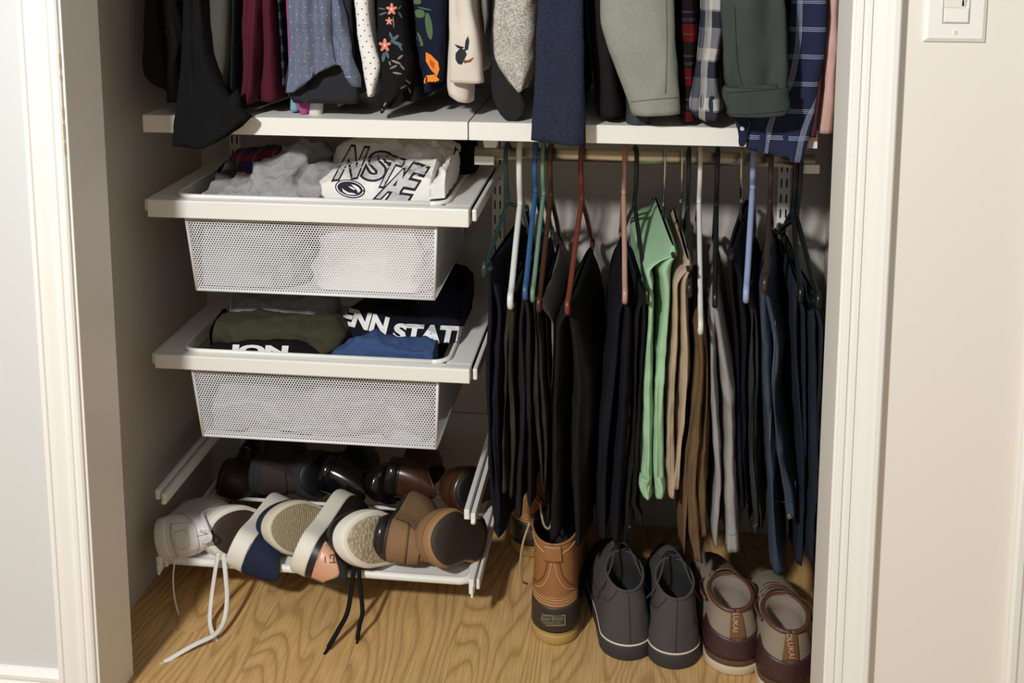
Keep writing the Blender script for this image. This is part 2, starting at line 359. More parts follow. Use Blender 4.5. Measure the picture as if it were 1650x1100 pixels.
def drawer(zt, th, zbot, label, fx0=0.0, fx1=.6):
    t = thing('mesh_drawer', label, 'drawer', (.3, .18, zbot), 'pull-out mesh drawers')
    D = .365; r = .005
    # frame: flat ring with a tall front fascia
    ix0, ix1, iy0, iy1 = .048, .552, .026, .335
    g = G()
    g.box((fx0, 0, zt-th), (fx1, .004, zt)); g.box((fx0, .003, zt-.004), (fx1, iy0, zt)); g.box((fx0, iy1, zt-.02), (fx1, D, zt))
    g.box((fx0, iy0-.001, zt-.02), (ix0, iy1+.001, zt)); g.box((ix1, iy0-.001, zt-.02), (fx1, iy1+.001, zt))
    g.box((fx0, .003, zt-th), (fx0+.004, D, zt-.002)); g.box((fx1-.004, .003, zt-th), (fx1, D, zt-.002))
    g.mk('frame', STEEL, t, bev=.0022)
    # rim wire of the basket, lying on the frame
    cr = .03; x0, x1, y0, y1 = ix0-.004, ix1+.004, iy0-.005, iy1+.005; P = []
    for (cx, cy, a0) in ((x1-cr, y0+cr, -90), (x1-cr, y1-cr, 0), (x0+cr, y1-cr, 90), (x0+cr, y0+cr, 180)):
        for q in range(7): an = math.radians(a0+q*15); P.append((cx+cr*math.cos(an), cy+cr*math.sin(an), zt+.0035))
    P.append(P[0]); G().tube(P, .0042, 8).mk('basket_rim', WHITE, t, smooth=True)
    # perforated basket walls
    tx0, tx1, bx0, bx1 = .062, .538, .079, .531; ty, by = .020, .026; yb = .335
    pitch, wl = .0050, .00095
    P, F = hexmesh((bx0, by, zbot), (bx1-bx0, 0, 0), (0, ty-by, zt-.012-zbot), 0, 0, pitch, wl, (-(bx0-tx0)/(bx1-bx0), -(tx1-bx1)/(bx1-bx0)))
    mk('basket_front', P, F, MESHM, t, False, kind='stuff')
    for xb, xt_ in ((bx0, tx0), (bx1, tx1)):
        P, F = hexmesh((xb, by, zbot), (0, yb-by, 0), (xt_-xb, 0, zt-.012-zbot), 0, 0, pitch, wl)
        mk('basket_side', P, F, MESHM, t, False, kind='stuff')
    P, F = hexmesh((bx0, yb, zbot), (bx1-bx0, 0, 0), (0, 0, zt-.012-zbot), 0, 0, .007, .0018)
    mk('basket_back', P, F, MESHM, t, False, kind='stuff')
    G().box((bx0, by, zbot), (bx1, yb, zbot+.0015)).mk('basket_floor', STEEL, t)
    g = G()
    for (xb, xt_, yb_, yt_) in ((bx0, tx0, by, ty), (bx1, tx1, by, ty), (bx0, tx0, yb, yb), (bx1, tx1, yb, yb)):
        g.tube([(xb, yb_, zbot), (xt_, yt_, zt-.01)], .0030, 8)
    g.tube([(bx0, by, zbot), (bx1, by, zbot)], .0026, 8); g.tube([(bx1, by, zbot), (bx1, yb, zbot)], .0026, 8); g.tube([(bx0, by, zbot), (bx0, yb, zbot)], .0026, 8)
    g.mk('basket_edge', MESHM, t, smooth=True)
    for s, x in ((1, fx1+.0075), (-1, fx0-.0075)):
        g = G(); g.box((x-.0045, .014, zt-.026), (x+.0045, .385, zt-.004)); g.mk('runner', STEEL, t, bev=.003)
    return t
ZD1 = SH-.1583; ZD2 = SH-.4577
drawer(ZD1, .0334, at(500, 474, .025)[2], 'upper white mesh drawer holding grey and white sweatshirts')
drawer(ZD2, .0272, at(500, 711, .025)[2], 'lower white mesh drawer holding olive, navy and blue sweatshirts')

# ------------------------------------------------------------------ empty runners and the shoe rack
def runners(z, name, label, sides, grp):
    for x, s, side in sides:
        t = thing(name, label % side, 'drawer runner', (x, .18, z), grp)
        g = G(); g.box((x-.010, -.002, z+.004), (x+.0, .385, z+.024)); g.mk('outer_rail', STEEL, t, bev=.002)
        g = G(); g.box((x+.003, -.004, z-.004), (x+.012, .385, z+.018)); g.mk('inner_rail', STEEL, t, bev=.002)
        g = G(); g.box((x-.001, .004, z+.001), (x+.004, .38, z+.012)); g.mk('track', plain('grey_steel_track', (165, 163, 158), .4), t)
        g = G(); g.cyl((x+.0075, -.002, z+.002), (0, 1, 0), .0042, .010, 12); g.mk('end_stop', WHITE, t, smooth=True)
zru = at(258, 803, 0)[2]; zru2 = at(752, 838, 0)[2]
runners((zru+zru2)/2-.004, 'drawer_runner', '%s empty white steel drawer runner above the shoe rack', ((-.001, -1, 'left'), (.598, 1, 'right')), 'empty drawer runners')
ZK = at(500, 918, 0)[2]
t = thing('shoe_rack', 'low white steel pull-out shoe rack near the floor', 'shoe rack', (.3, .18, ZK))
G().tube([(.004, .36, ZK), (.004, .02, ZK), (.008, .004, ZK), (.02, 0, ZK), (.58, 0, ZK), (.592, .004, ZK), (.596, .02, ZK), (.596, .36, ZK), (.004, .36, ZK)], .0075, 12).mk('front_frame', STEEL, t, smooth=True)
g = G(); g.box((.006, .006, ZK-.003), (.594, .06, ZK)); g.mk('tray', STEEL, t)
for yy in (.11, .17, .23, .29): G().tube([(.01, yy, ZK+.004), (.59, yy, ZK+.004)], .004, 8).mk('cross_bar', STEEL, t, smooth=True)
for x in (-.004, .604):
    G().box((x-.006, -.014, ZK-.018), (x+.004, .385, ZK+.012)).mk('runner', STEEL, t, bev=.002)
    G().box((x+.007, -.006, ZK-.012), (x+.0135, .385, ZK+.008)).mk('side_rail', STEEL, t, bev=.002)
    G().box((x-.001, -.021, ZK-.020), (x+.003, -.013, ZK+.000)).mk('stop_tab', WHITE, t, bev=.0008)

# ------------------------------------------------------------------ cloth builders
def smooth_rows(A, n):
    """A: rows x columns, resampled to n rows along the first column with gentle rounding"""
    A = np.asarray(A, float); s = np.concatenate([[0], np.cumsum(np.abs(np.diff(A[:, 0]))+1e-6)])
    q = np.linspace(0, s[-1], n); B = np.stack([np.interp(q, s, A[:, i]) for i in range(A.shape[1])], 1)
    for _ in range(max(1, n//16)):
        C = B.copy(); C[1:-1] = (B[:-2]+2*B[1:-1]+B[2:])/4; B = C
    return B
def loft(name, rows, mat, parent, yf=0., depth=.05, N=56, M=44, e=.75, lobes=0, lob=.0, side=.003, wr=.003, seed=0,
         shear=0., hem=None, world=False, slope=0., inner=True, wsc=38, label=None, kind=None, tophold=0, lobph=None):
    """hanging cloth: superelliptic section lofted through rows of (pixel y, left x, right x[, front Y]) or world rows (z, xl, xr, yf)
    lobes/lob: fold edges on the front; side: ripples of the flanks; wr: creases; hem: [(x -1..1, dz)] shape of the lower edge"""
    rng = np.random.default_rng(seed+11); R = []; wr = wr*1.7
    for r in rows:
        y = r[3] if len(r) > 3 else yf
        if world: R.append((r[0], r[1], r[2], y, r[4] if len(r) > 4 else depth))
        else:
            a = at(r[1], r[0], y); b = at(r[2], r[0], y); R.append(((a[2]+b[2])/2, a[0], b[0], y, r[4] if len(r) > 4 else depth))
    B = smooth_rows(R, M)
    if tophold: B = np.vstack([[r for r in R[:3]], B[B[:, 0] < R[2][0]-.003]]); B = np.vstack([B, np.repeat(B[-1:], max(0, M-len(B)), 0)])[:M]
    th = np.linspace(0, 2*np.pi, N, endpoint=False); th = th-.32*np.sin(2*th)
    s, c = np.sin(th), np.cos(th); sx = np.sign(s)*np.abs(s)**e; cy = np.sign(c)*np.abs(c)**e
    t = np.linspace(0, 1, M)[:, None]; ft = np.clip(t*2.2, 0, 1) if tophold else np.ones_like(t)
    z = B[:, 0][:, None]*np.ones(N); cx = ((B[:, 1]+B[:, 2])/2)[:, None]; hw = ((B[:, 2]-B[:, 1])/2)[:, None]; d = B[:, 4][:, None]
    f = np.clip((c-.15)/.5, 0, 1)[None]
    p1, p2, p3 = (rng.uniform(0, 6) if lobph is None else lobph), rng.uniform(0, 6), rng.uniform(0, 6); lam = rng.uniform(.085, .13)
    Y = B[:, 3][:, None]+d/2-d/2*cy[None]
    if lobes: Y = Y+f*lob*ft*(.5-.5*np.cos(lobes*np.pi*(sx[None]+1)+p1*.12+.7*np.sin(t*5+p2)))
    X = cx+hw*sx[None]+shear*(Y-B[:, 3][:, None])
    X = X+side*ft*np.sin(2*np.pi*(Y/lam)+p3+2*np.sin(t*3+p1))*np.sign(sx)[None]*(1-f*.7)+side*.7*ft*np.sin(t*6+p2)
    if hem:
        hx, hz = zip(*hem); z = z+np.interp(np.clip(sx, -1, 1), hx, hz)[None]*np.clip((t-.35)/.65, 0, 1)**1.6
    z = z-slope*(Y-B[:, 3][:, None])*(1-t)
    P = np.stack([X, Y, z], -1)
    if wr:
        nx = s[None]*np.ones_like(X); ny = -c[None]*np.ones_like(X)
        dsp = (crease(P.reshape(-1, 3), wsc, seed+5, (1, 1, .45))+.6*crease(P.reshape(-1, 3), wsc*.8, seed+9, (.6, .6, 1.1), 2)).reshape(X.shape)*wr*ft
        P[..., 0] += nx*dsp*.6; P[..., 1] += ny*dsp
    arc = np.concatenate([np.zeros((M, 1)), np.cumsum(np.linalg.norm(np.diff(P, axis=1), axis=-1), axis=1)], 1)
    arc = arc-arc[:, :1]; half = arc[:, -1:]; arc = np.where(th[None] > np.pi, arc-half, arc)
    uv = np.stack([arc+.5, z], -1).reshape(-1, 2)
    V = P.reshape(-1, 3); F = [(i*N+k, (i+1)*N+k, (i+1)*N+(k+1) % N, i*N+(k+1) % N) for i in range(M-1) for k in range(N)]
    V = list(map(tuple, V)); uv = list(map(tuple, uv))
    F.append(tuple(range(N)))
    if inner:                                             # turned hem: the cloth folds back inside so the opening reads hollow
        low = P[-1]; cen = low.mean(0); prev = (M-1)*N
        for kk, (sc, dz) in enumerate(((.93, .0), (.86, .012), (.8, .05))):
            q = cen+(low-cen)*np.array([max(.2, sc-.12), sc, 1]); q[:, 2] = low[:, 2]+dz
            b = len(V); V += list(map(tuple, q)); uv += [uv[(M-1)*N+k] for k in range(N)]
            F += [(prev+k, b+k, b+(k+1) % N, prev+(k+1) % N) for k in range(N)]; prev = b
        F.append(tuple(prev+k for k in range(N-1, -1, -1)))
    else: F.append(tuple((M-1)*N+k for k in range(N-1, -1, -1)))
    o = mk(name, V, F, mat, parent, True, uv, geo=True, label=label, kind=kind); o.data.polygons[(M-1)*N].use_smooth = False; return o
def rayhit(px, py, targets):
    d = FW + RT*((px-825)/FPX) - UP*((py-CYPX)/FPX); d = d/np.linalg.norm(d); best = None
    for tr in targets:
        h = tr.ray_cast(Vector(CAM), Vector(d))
        if h[0] is not None and (best is None or h[3] < best[3]): best = h
    return best, d
def bvh(o):
    V, F = GEO[o.name]; return BVHTree.FromPolygons([Vector(v) for v in V], [tuple(int(i) for i in f) for f in F])
def decal(name, polys, objs, mat, parent, off=.0009, grid=4.0, label=None):
    """print or patch lying on cloth: polygons measured in pixels, laid on the surface they were seen on"""
    trees = [bvh(o) for o in objs]; bm = bmesh.new()
    for P in polys:
        P = [tuple(p) for p in P]
        vs = [bm.verts.new((p[0], p[1], 0)) for p in P]
        try: bm.faces.new(vs)
        except ValueError: pass
    bmesh.ops.triangulate(bm, faces=bm.faces)
    for _ in range(6):
        E = [e for e in bm.edges if e.calc_length() > grid]
        if not E: break
        bmesh.ops.subdivide_edges(bm, edges=E, cuts=1); bmesh.ops.triangulate(bm, faces=[f for f in bm.faces if len(f.verts) > 3])
    V = []; ok = []
    for v in bm.verts:
        h, d = rayhit(v.co.x, v.co.y, trees)
        if h is None: V.append((0, 0, 0)); ok.append(False)
        else: V.append(np.array(h[0])-d*off); ok.append(True)
    bm.verts.index_update()
    F = []
    for f in bm.faces:
        ii = [v.index for v in f.verts]
        if all(ok[i] for i in ii):
            L = [np.linalg.norm(np.array(V[ii[a]])-np.array(V[ii[a-1]])) for a in range(3)]
            if max(L) < .03: F.append(ii)
    bm.free()
    if not F: print('decal miss', name); return None
    us = sorted({i for f in F for i in f}); mp = {i: j for j, i in enumerate(us)}; V = [V[i] for i in us]; F = [[mp[i] for i in f] for f in F]
    return mk(name, V, F, mat, parent, True, label=label)
def glyphs(txt, offset=0., size=1.0, shear=0.):
    cu = bpy.data.curves.new('t', 'FONT'); cu.body = txt; cu.size = size; cu.offset = offset; cu.shear = shear; cu.resolution_u = 4; cu.fill_mode = 'FRONT'
    o = bpy.data.objects.new('t', cu); COL.objects.link(o); bpy.context.view_layer.update()
    me = bpy.data.meshes.new_from_object(o.evaluated_get(bpy.context.evaluated_depsgraph_get()))
    V = [(v.co.x, v.co.y) for v in me.vertices]; F = [tuple(p.vertices) for p in me.polygons]
    bpy.data.objects.remove(o); bpy.data.curves.remove(cu); bpy.data.meshes.remove(me)
    return V, F
def text_px(txt, quad, offset=0., stretch=True):
    """polygons of a word fitted into a pixel quad: top-left, top-right, bottom-right, bottom-left"""
    V, F = glyphs(txt, offset); V0, _ = glyphs(txt)
    A = np.array(V0); x0, y0 = A.min(0); x1, y1 = A.max(0); q = [np.array(p, float) for p in quad]; out = []
    for f in F:
        P = []
        for i in f:
            u = (V[i][0]-x0)/(x1-x0); v = (V[i][1]-y0)/(y1-y0)
            P.append((q[3]*(1-u)+q[2]*u)*(1-v)+(q[0]*(1-u)+q[1]*u)*v)
        out.append(P)
    return out
def ell(cx, cy, rx, ry, rot=0, n=22, a0=0, a1=360):
    r = math.radians(rot); P = []
    for k in range(n):
        a = math.radians(a0+(a1-a0)*k/(n if a1-a0 == 360 else n-1)); x, y = rx*math.cos(a), ry*math.sin(a)
        P.append((cx+x*math.cos(r)-y*math.sin(r), cy+x*math.sin(r)+y*math.cos(r)))
    return P

# ------------------------------------------------------------------ hangers and trousers on the lower rod
HG = {}
rnd = random.Random(4)
def hanger(key, label, mat, hook, neck, tip, r=.0042, tipY=-.05, kind='tube', backtip=None, bend=0):
    """tubular or velvet hanger: hook over the rod, two shoulders, trouser bar between the tips"""
    H0 = at(hook[0], hook[1]+14, YR); T = at(tip[0], tip[1], tipY); hx = H0[0]
    s = np.array([T[0]-hx, T[1]-YR]); ls = np.linalg.norm(s); d = s/ls
    zt = T[2]; zn = at(neck[0], neck[1], YR-.01)[2]; zc = ZR+RR+r*.9
    def p(q, z, dx=0): return (hx+d[0]*q+dx*d[1]*-1, YR+d[1]*q, z)
    t = thing('clothes_hanger', label, 'hanger', (hx, YR, zn), 'trouser hangers on the lower rod')
    hk = []
    rr = RR+r+.0022
    for k in range(9):
        an = math.radians(205-205*k/8.); hk.append(p(rr*math.cos(an), ZR+rr*math.sin(an)))
    stem = [p(rr, ZR-.012), p(rr*.8, (ZR+zn)/2), p(.0, zn+.012), p(0, zn)]
    G().tube(hk+stem, r if kind != 'velvet' else .0027, 10, 3).mk('hook', CHROME if kind == 'velvet' else mat, t, smooth=True)
    rt = r*1.0
    drop = zn-zt
    if kind == 'velvet':
        G().tube([p(0, zn), p(0, zt-.006)], .003, 8).mk('neck', mat, t, smooth=True)
    fs = [p(0, zn), p(.025, zn-drop*.10), p(ls*.5, zn-drop*.46), p(ls*.85, zt+drop*.16), p(ls*.975, zt+.012), p(ls, zt), p(ls*.97, zt-.009), p(ls*.86, zt-.012)]
    if kind != 'velvet': G().tube(fs, rt, 10, 3, flat=1.0).mk('shoulder', mat, t, smooth=True)
    bs = [p(0, zn), p(-.025, zn-drop*.10), p(-ls*.5, zn-drop*.46), p(-ls*.85, zt+drop*.16), p(-ls*.975, zt+.012), p(-ls, zt), p(-ls*.97, zt-.009), p(-ls*.86, zt-.012)]
    if kind != 'velvet': G().tube(bs, rt, 10, 3).mk('shoulder', mat, t, smooth=True)
    bl = .87 if kind != 'velvet' else 1.0
    G().tube([p(ls*bl, zt-.012), p(-ls*bl, zt-.012)], rt*.95, 10).mk('trouser_bar', mat, t, smooth=True)
    HG[key] = dict(r=rt, hx=hx, d=d, ls=ls, zb=zt-.012+rt, T=T)
    return t
def trousers(key, name, label, mat, layers, cat='trousers', yf=-.03, depth=.35, top=.012, seed=0, extra=None, topyf=None, ridge=None, wr=.0048, side=.005, lob=.013):
    """trousers folded over a hanger bar: each layer is a folded leg (or the seat) hanging on one side of the bar"""
    h = HG[key]; sl = h['d'][0]/h['d'][1]; ty = topyf if topyf is not None else yf
    bx = h['hx']+h['d'][0]/h['d'][1]*(ty-YR)
    zb = h['zb']+.005 if ridge is None else ridge
    t = thing(name, label, cat, (bx, YR, zb)); parts = []
    for i, ly in enumerate(layers):
        sd = ly.get('s', 0); y0 = ly.get('yf', yf); dp = ly.get('depth', depth)
        R = []
        off = sd*.006
        tw = h['r']+.004
        R.append((zb+.005, bx-.0025, bx+.0025, ty+.005, dp*.96)); R.append((zb+.001, bx+off*.2-tw*.8, bx+off*.2+tw*.8, ty+.004, dp*.97))
        R.append((zb-.014, bx+off*.4-tw*1.25, bx+off*.4+tw*1.25, ty+.001, dp))
        for r in ly['rows']:
            a = at(r[1], r[0], y0); b = at(r[2], r[0], y0); z = (a[2]+b[2])/2
            if z < zb-.026: R.append((z, a[0], b[0], y0, dp))
        o = loft(ly.get('name', 'trouser_leg'), R, ly.get('mat', mat), t, depth=dp, lobes=ly.get('lobes', 1), lob=ly.get('lob', lob), side=ly.get('side', side), wr=ly.get('wr', wr),
                 seed=seed*10+i, shear=sl, hem=ly.get('hem', [(-1, rnd.uniform(-.006, .006)), (0, rnd.uniform(-.004, .002)), (1, rnd.uniform(-.006, .006))]), world=True, tophold=1, e=.7, M=52, label=ly.get('label'), lobph=ly.get('ph'))
        parts.append(o)
    return t, parts
def hp(name, c, r=.34):
    g_ = sum(c)/3; return plain(name, tuple((g_+(x-g_)*.82)*.95 for x in c), r)
hanger('g1', 'dark green plastic hanger, leftmost on the rod', hp('green_plastic', (22, 62, 54)), (818, 236), (810, 330), (780, 437))
hanger('w', 'thick white plastic hanger left of the blue one', hp('white_plastic', (232, 232, 226)), (838, 236), (836, 333), (822, 488), r=.0056)
hanger('b', 'royal blue plastic hanger', hp('blue_plastic', (40, 92, 150)), (863, 236), (861, 312), (846, 474), r=.0048)
hanger('s', 'sage green plastic hanger right of the blue one', hp('sage_plastic', (108, 148, 122)), (876, 236), (873, 318), (858, 478))
hanger('m', 'dark maroon brown plastic hanger left of the rust one', hp('maroon_plastic', (74, 38, 28)), (888, 236), (893, 320), (868, 494), r=.0048)
hanger('r', 'rust red plastic hanger holding black trousers', hp('rust_plastic', (124, 50, 34)), (938, 236), (935, 325), (914, 498), r=.0050)
hanger('p', 'salmon pink plastic hanger', hp('salmon_plastic', (196, 142, 124)), (1006, 240), (1001, 316), (1007, 480), r=.0048)
hanger('k1', 'black plastic hanger right of the salmon pink one', hp('black_hanger_plastic', (20, 28, 28)), (1024, 240), (1022, 335), (1043, 480))
hanger('v1', 'slim hanger with chrome hook under the mint green trousers', plain('black_flock', (26, 24, 24), .9), (1070, 243), (1060, 335), (1086, 402), kind='velvet', tipY=-.04)
hanger('v2', 'slim hanger with chrome hook under the khaki trousers', plain('black_flock', (26, 24, 24), .9), (1098, 245), (1085, 330), (1110, 424), kind='velvet', tipY=-.04)
hanger('g2', 'black green plastic hanger behind the ivory white one', hp('green_black_plastic', (18, 34, 32)), (1110, 243), (1110, 340), (1111, 470), r=.004)
hanger('i', 'ivory white plastic hanger right of the khaki trousers', hp('ivory_plastic', (226, 224, 214)), (1128, 246), (1128, 330), (1129, 530), r=.0046, tipY=-.08)
hanger('k2', 'black plastic hanger holding the light grey trousers', hp('black_hanger_plastic', (20, 28, 28)), (1156, 245), (1156, 335), (1152, 486), r=.0048)
hanger('v3', 'slim hanger with chrome hook under the dark navy trousers', plain('black_flock', (26, 24, 24), .9), (1196, 245), (1200, 330), (1178, 405), kind='velvet', tipY=-.04)
hanger('l', 'periwinkle blue plastic hanger', hp('periwinkle_plastic', (148, 168, 216)), (1214, 246), (1214, 308), (1202, 478), r=.0054)
hanger('o', 'brown plastic hanger holding blue jeans', hp('brown_plastic', (66, 50, 38)), (1243, 250), (1243, 330), (1232, 462), r=.0048)
hanger('k3', 'black plastic hanger, last but one on the right', hp('black_hanger_plastic', (20, 28, 28)), (1280, 252), (1287, 345), (1290, 478), r=.0048)
hanger('k4', 'black plastic hanger, rightmost on the rod', hp('black_hanger_plastic', (20, 28, 28)), (1287, 252), (1299, 355), (1319, 488), r=.0048)

NAVY = cloth('navy_jersey', (26, 28, 44)); NAVYB = cloth('near_black_navy_twill', (23, 24, 33), twill=True)
OLIVE = cloth('olive_cotton', (58, 58, 44), twill=True); CHARC = cloth('charcoal_jersey', (38, 38, 40)); BLK = cloth('black_cotton', (27, 27, 28))
GRYG = cloth('greenish_charcoal_knit', (52, 54, 50)); BLACK2 = cloth('black_chino', (30, 30, 31), twill=True)
MINT = cloth('mint_green_cotton', (150, 196, 150), twill=True); KHAKI = cloth('khaki_cotton', (178, 156, 126), twill=True)
TOBAC = cloth('tobacco_brown_corduroy', (106, 80, 50), twill=True); GREY = cloth('light_grey_twill', (146, 146, 142), twill=True)
DNAVY = cloth('dark_navy_twill', (24, 26, 40), twill=True); SLATE = cloth('slate_grey_twill', (58, 58, 60), twill=True)
DENIM = cloth('blue_denim', (50, 60, 78), .35, (82, 94, 110), hs=700, twill=True); INDIGO = cloth('dark_indigo_denim', (34, 39, 54), .3, (54, 60, 74), hs=700, twill=True)
GREYJ = cloth('grey_fleece_lining', (118, 118, 120))
THREAD = plain('stitch_thread', (122, 128, 130), .8); BRASS = plain('dull_metal_button', (120, 116, 106), .35, .9)
def stitch(objs, pts, parent, r=.0005, mat=THREAD, name='stitching'):
    tr = [bvh(o) for o in objs]; P = []
    pts = catmull(np.array([(a, b, 0) for a, b in pts], float), 6)
    for q in pts:
        h, d = rayhit(q[0], q[1], tr)
        if h is not None:
            v = np.array(h[0])-d*.0012
            if not P or np.linalg.norm(v-P[-1]) < .04: P.append(v)
    if len(P) > 2: return G().tube(P, r, 5).mk(name, mat, parent, smooth=True)
def button(objs, px, py, parent, r=.0045, mat=BRASS, name='button'):
    h, d = rayhit(px, py, [bvh(o) for o in objs])
    if h is None: print('button miss', px, py); return
    n = np.array(h[1]); n = n if n@d < 0 else -n; c = np.array(h[0])
    return G().cyl(c+n*.001, n, r, .003, 14).mk(name, mat, parent, bev=.0006)

trousers('g1', 'sweatpants', 'dark navy sweatpants, leftmost trousers under the green hanger', NAVY, [
    dict(s=-1, rows=[(520, 783, 797), (640, 771, 792), (760, 775, 795), (866, 788, 812)], yf=-.015, lobes=1),
    dict(s=1, rows=[(500, 796, 810), (640, 786, 809), (770, 790, 812), (852, 786, 806)], yf=-.03)], seed=1, topyf=-.0)
trousers('w', 'trousers', 'olive green trousers on the white hanger', OLIVE, [
    dict(s=-1, rows=[(500, 802, 818), (560, 804, 818), (640, 809, 820), (730, 807, 818), (798, 806, 817)], lob=.012, lobes=1),
    dict(s=1, rows=[(500, 817, 833), (600, 817, 830), (720, 817, 828), (805, 818, 827)], lob=.012)], seed=2)
trousers('b', 'trousers', 'charcoal jogging trousers on the blue hanger', CHARC, [
    dict(s=-1, rows=[(520, 832, 846), (640, 830, 846), (760, 827, 843), (836, 827, 843)]),
    dict(s=1, rows=[(520, 845, 858), (650, 844, 862), (760, 842, 858), (822, 842, 857)])], seed=3)
trousers('s', 'trousers', 'greenish charcoal knit trousers on the sage green hanger', GRYG, [
    dict(s=-1, rows=[(510, 858, 870), (600, 860, 871), (690, 862, 874), (770, 866, 876), (812, 872, 880)]),
    dict(s=1, rows=[(510, 869, 881), (620, 868, 880), (720, 872, 886), (800, 876, 886)])], seed=4)
trousers('m', 'trousers', 'black trousers with grey fleece lining on the maroon brown hanger', BLK, [
    dict(s=-1, rows=[(520, 872, 884), (640, 874, 888), (760, 874, 890), (850, 878, 894)], yf=-.005),
    dict(s=1, rows=[(440, 882, 905), (520, 882, 900), (600, 884, 893), (660, 886, 890)], mat=GREYJ, label='grey fleece lining', yf=.0, name='lining')], seed=5, topyf=-.02)
trousers('r', 'trousers', 'long black trousers on the rust red hanger hanging into the duck boot', BLACK2, [
    dict(s=-1, rows=[(520, 888, 912), (640, 884, 910), (760, 879, 905), (872, 874, 902)], lobes=2, lob=.008),
    dict(s=1, rows=[(520, 910, 938), (620, 912, 958), (720, 910, 955), (820, 916, 950), (880, 918, 944)], lobes=2)], seed=6)
trousers('p', 'trousers', 'black chino trousers with visible button on the salmon pink hanger', NAVYB, [
    dict(s=-1, rows=[(500, 984, 1006), (620, 972, 1000), (700, 966, 992), (800, 958, 982), (874, 958, 980)], lobes=1),
    dict(s=1, rows=[(500, 1002, 1026), (620, 992, 1026), (720, 988, 1022), (800, 985, 1014), (876, 983, 1011)], lobes=2)], seed=7)
t, pp = trousers('k1', 'trousers', 'black trousers on the black hanger left of the mint green pair', BLACK2, [
    dict(s=-1, rows=[(500, 1022, 1038), (620, 1014, 1028), (740, 1010, 1024), (880, 1006, 1024)]),
    dict(s=1, rows=[(500, 1036, 1048), (640, 1024, 1040), (760, 1020, 1040), (852, 1020, 1041)])], seed=8)
button(pp, 1013, 848, t, .003)
t, pp = trousers('v1', 'trousers', 'mint green trousers with a turned-up cuff', MINT, [
    dict(s=-1, rows=[(430, 1032, 1050), (520, 1038, 1058), (650, 1033, 1056), (740, 1026, 1054), (800, 1021, 1052)], lobes=1, lob=.014),
    dict(s=1, rows=[(430, 1052, 1088), (480, 1062, 1085), (560, 1058, 1080), (680, 1055, 1078), (800, 1050, 1074)], lobes=1, lob=.016, ph=2)], seed=9, lob=.014)
loft('turned_up_cuff', [(776, 1020, 1052, -.034), (801, 1018, 1052, -.034), (808, 1020, 1051, -.033)], MINT, t, depth=.34, lobes=1, lob=.012, M=10, wr=.001, seed=3, side=.002)
loft('turned_up_cuff', [(776, 1049, 1074, -.034), (800, 1049, 1076, -.034), (809, 1050, 1075, -.033)], MINT, t, depth=.34, lobes=1, lob=.012, M=10, wr=.001, seed=4, side=.002)
t, pp = trousers('v2', 'trousers', 'khaki beige trousers right of the mint green pair', KHAKI, [
    dict(s=-1, rows=[(450, 1080, 1096), (560, 1080, 1098), (660, 1078, 1096), (760, 1074, 1092), (806, 1073, 1089)], lobes=1, lob=.012),
    dict(s=1, rows=[(450, 1094, 1113), (560, 1094, 1114), (660, 1092, 1110), (760, 1088, 1105), (795, 1084, 1104)], lobes=1, lob=.012)], seed=10)
t, pp = trousers('i', 'trousers', 'tobacco brown trousers hanging low under the ivory white hanger', TOBAC, [
    dict(s=-1, rows=[(560, 1118, 1132), (680, 1112, 1130), (780, 1098, 1118), (860, 1090, 1110), (896, 1092, 1106)], lobes=1),
    dict(s=0, rows=[(600, 1122, 1138), (700, 1114, 1134), (800, 1108, 1128), (880, 1108, 1132), (914, 1112, 1134)], lobes=1, yf=-.045),
    dict(s=1, rows=[(560, 1130, 1143), (680, 1128, 1146), (780, 1122, 1144), (868, 1128, 1140)], lobes=1)], seed=11, topyf=-.055, depth=.33)
t, pp = trousers('k2', 'trousers', 'light grey trousers with a button at the hem', GREY, [
    dict(s=-1, rows=[(500, 1143, 1157), (600, 1142, 1156), (660, 1144, 1158), (780, 1146, 1162), (860, 1140, 1160), (886, 1146, 1160)], lobes=1),
    dict(s=1, rows=[(500, 1154, 1170), (600, 1156, 1182), (700, 1160, 1190), (800, 1162, 1194), (850, 1166, 1198), (891, 1168, 1200)], lobes=1, lob=.006)], seed=12)
stitch(pp, [(1167, 857), (1180, 862), (1194, 855)], t); button(pp, 1171, 876, t, .003)
trousers('v3', 'trousers', 'dark navy trousers right of the light grey pair', DNAVY, [
    dict(s=-1, rows=[(450, 1168, 1188), (560, 1174, 1196), (700, 1182, 1200), (830, 1190, 1202)], yf=-.01),
    dict(s=1, rows=[(450, 1184, 1210), (560, 1190, 1212), (700, 1194, 1212), (820, 1198, 1212)], yf=-.01)], seed=13)
t, pp = trousers('l', 'trousers', 'slate grey trousers on the periwinkle blue hanger', SLATE, [
    dict(s=-1, rows=[(520, 1202, 1216), (640, 1200, 1220), (740, 1198, 1216), (866, 1202, 1222)], yf=-.015),
    dict(s=1, rows=[(520, 1214, 1226), (640, 1214, 1226), (740, 1212, 1224), (860, 1214, 1230)], yf=-.01)], seed=14)
stitch(pp, [(1202, 846), (1212, 848), (1220, 844)], t)
t, pp = trousers('o', 'jeans', 'faded blue jeans with button waistband on the brown hanger', DENIM, [
    dict(s=-1, rows=[(480, 1218, 1240), (580, 1222, 1246), (700, 1226, 1246), (820, 1232, 1252), (932, 1240, 1270)], lobes=1, lob=.012),
    dict(s=1, rows=[(480, 1238, 1262), (560, 1240, 1264), (650, 1242, 1260), (740, 1248, 1272), (806, 1254, 1286), (836, 1258, 1284)], lobes=1, lob=.008)], seed=15)
stitch(pp, [(1250, 806), (1266, 812), (1286, 808)], t); stitch(pp, [(1250, 500), (1244, 620), (1240, 720)], t); stitch(pp, [(1262, 500), (1256, 560), (1243, 600), (1242, 620)], t)
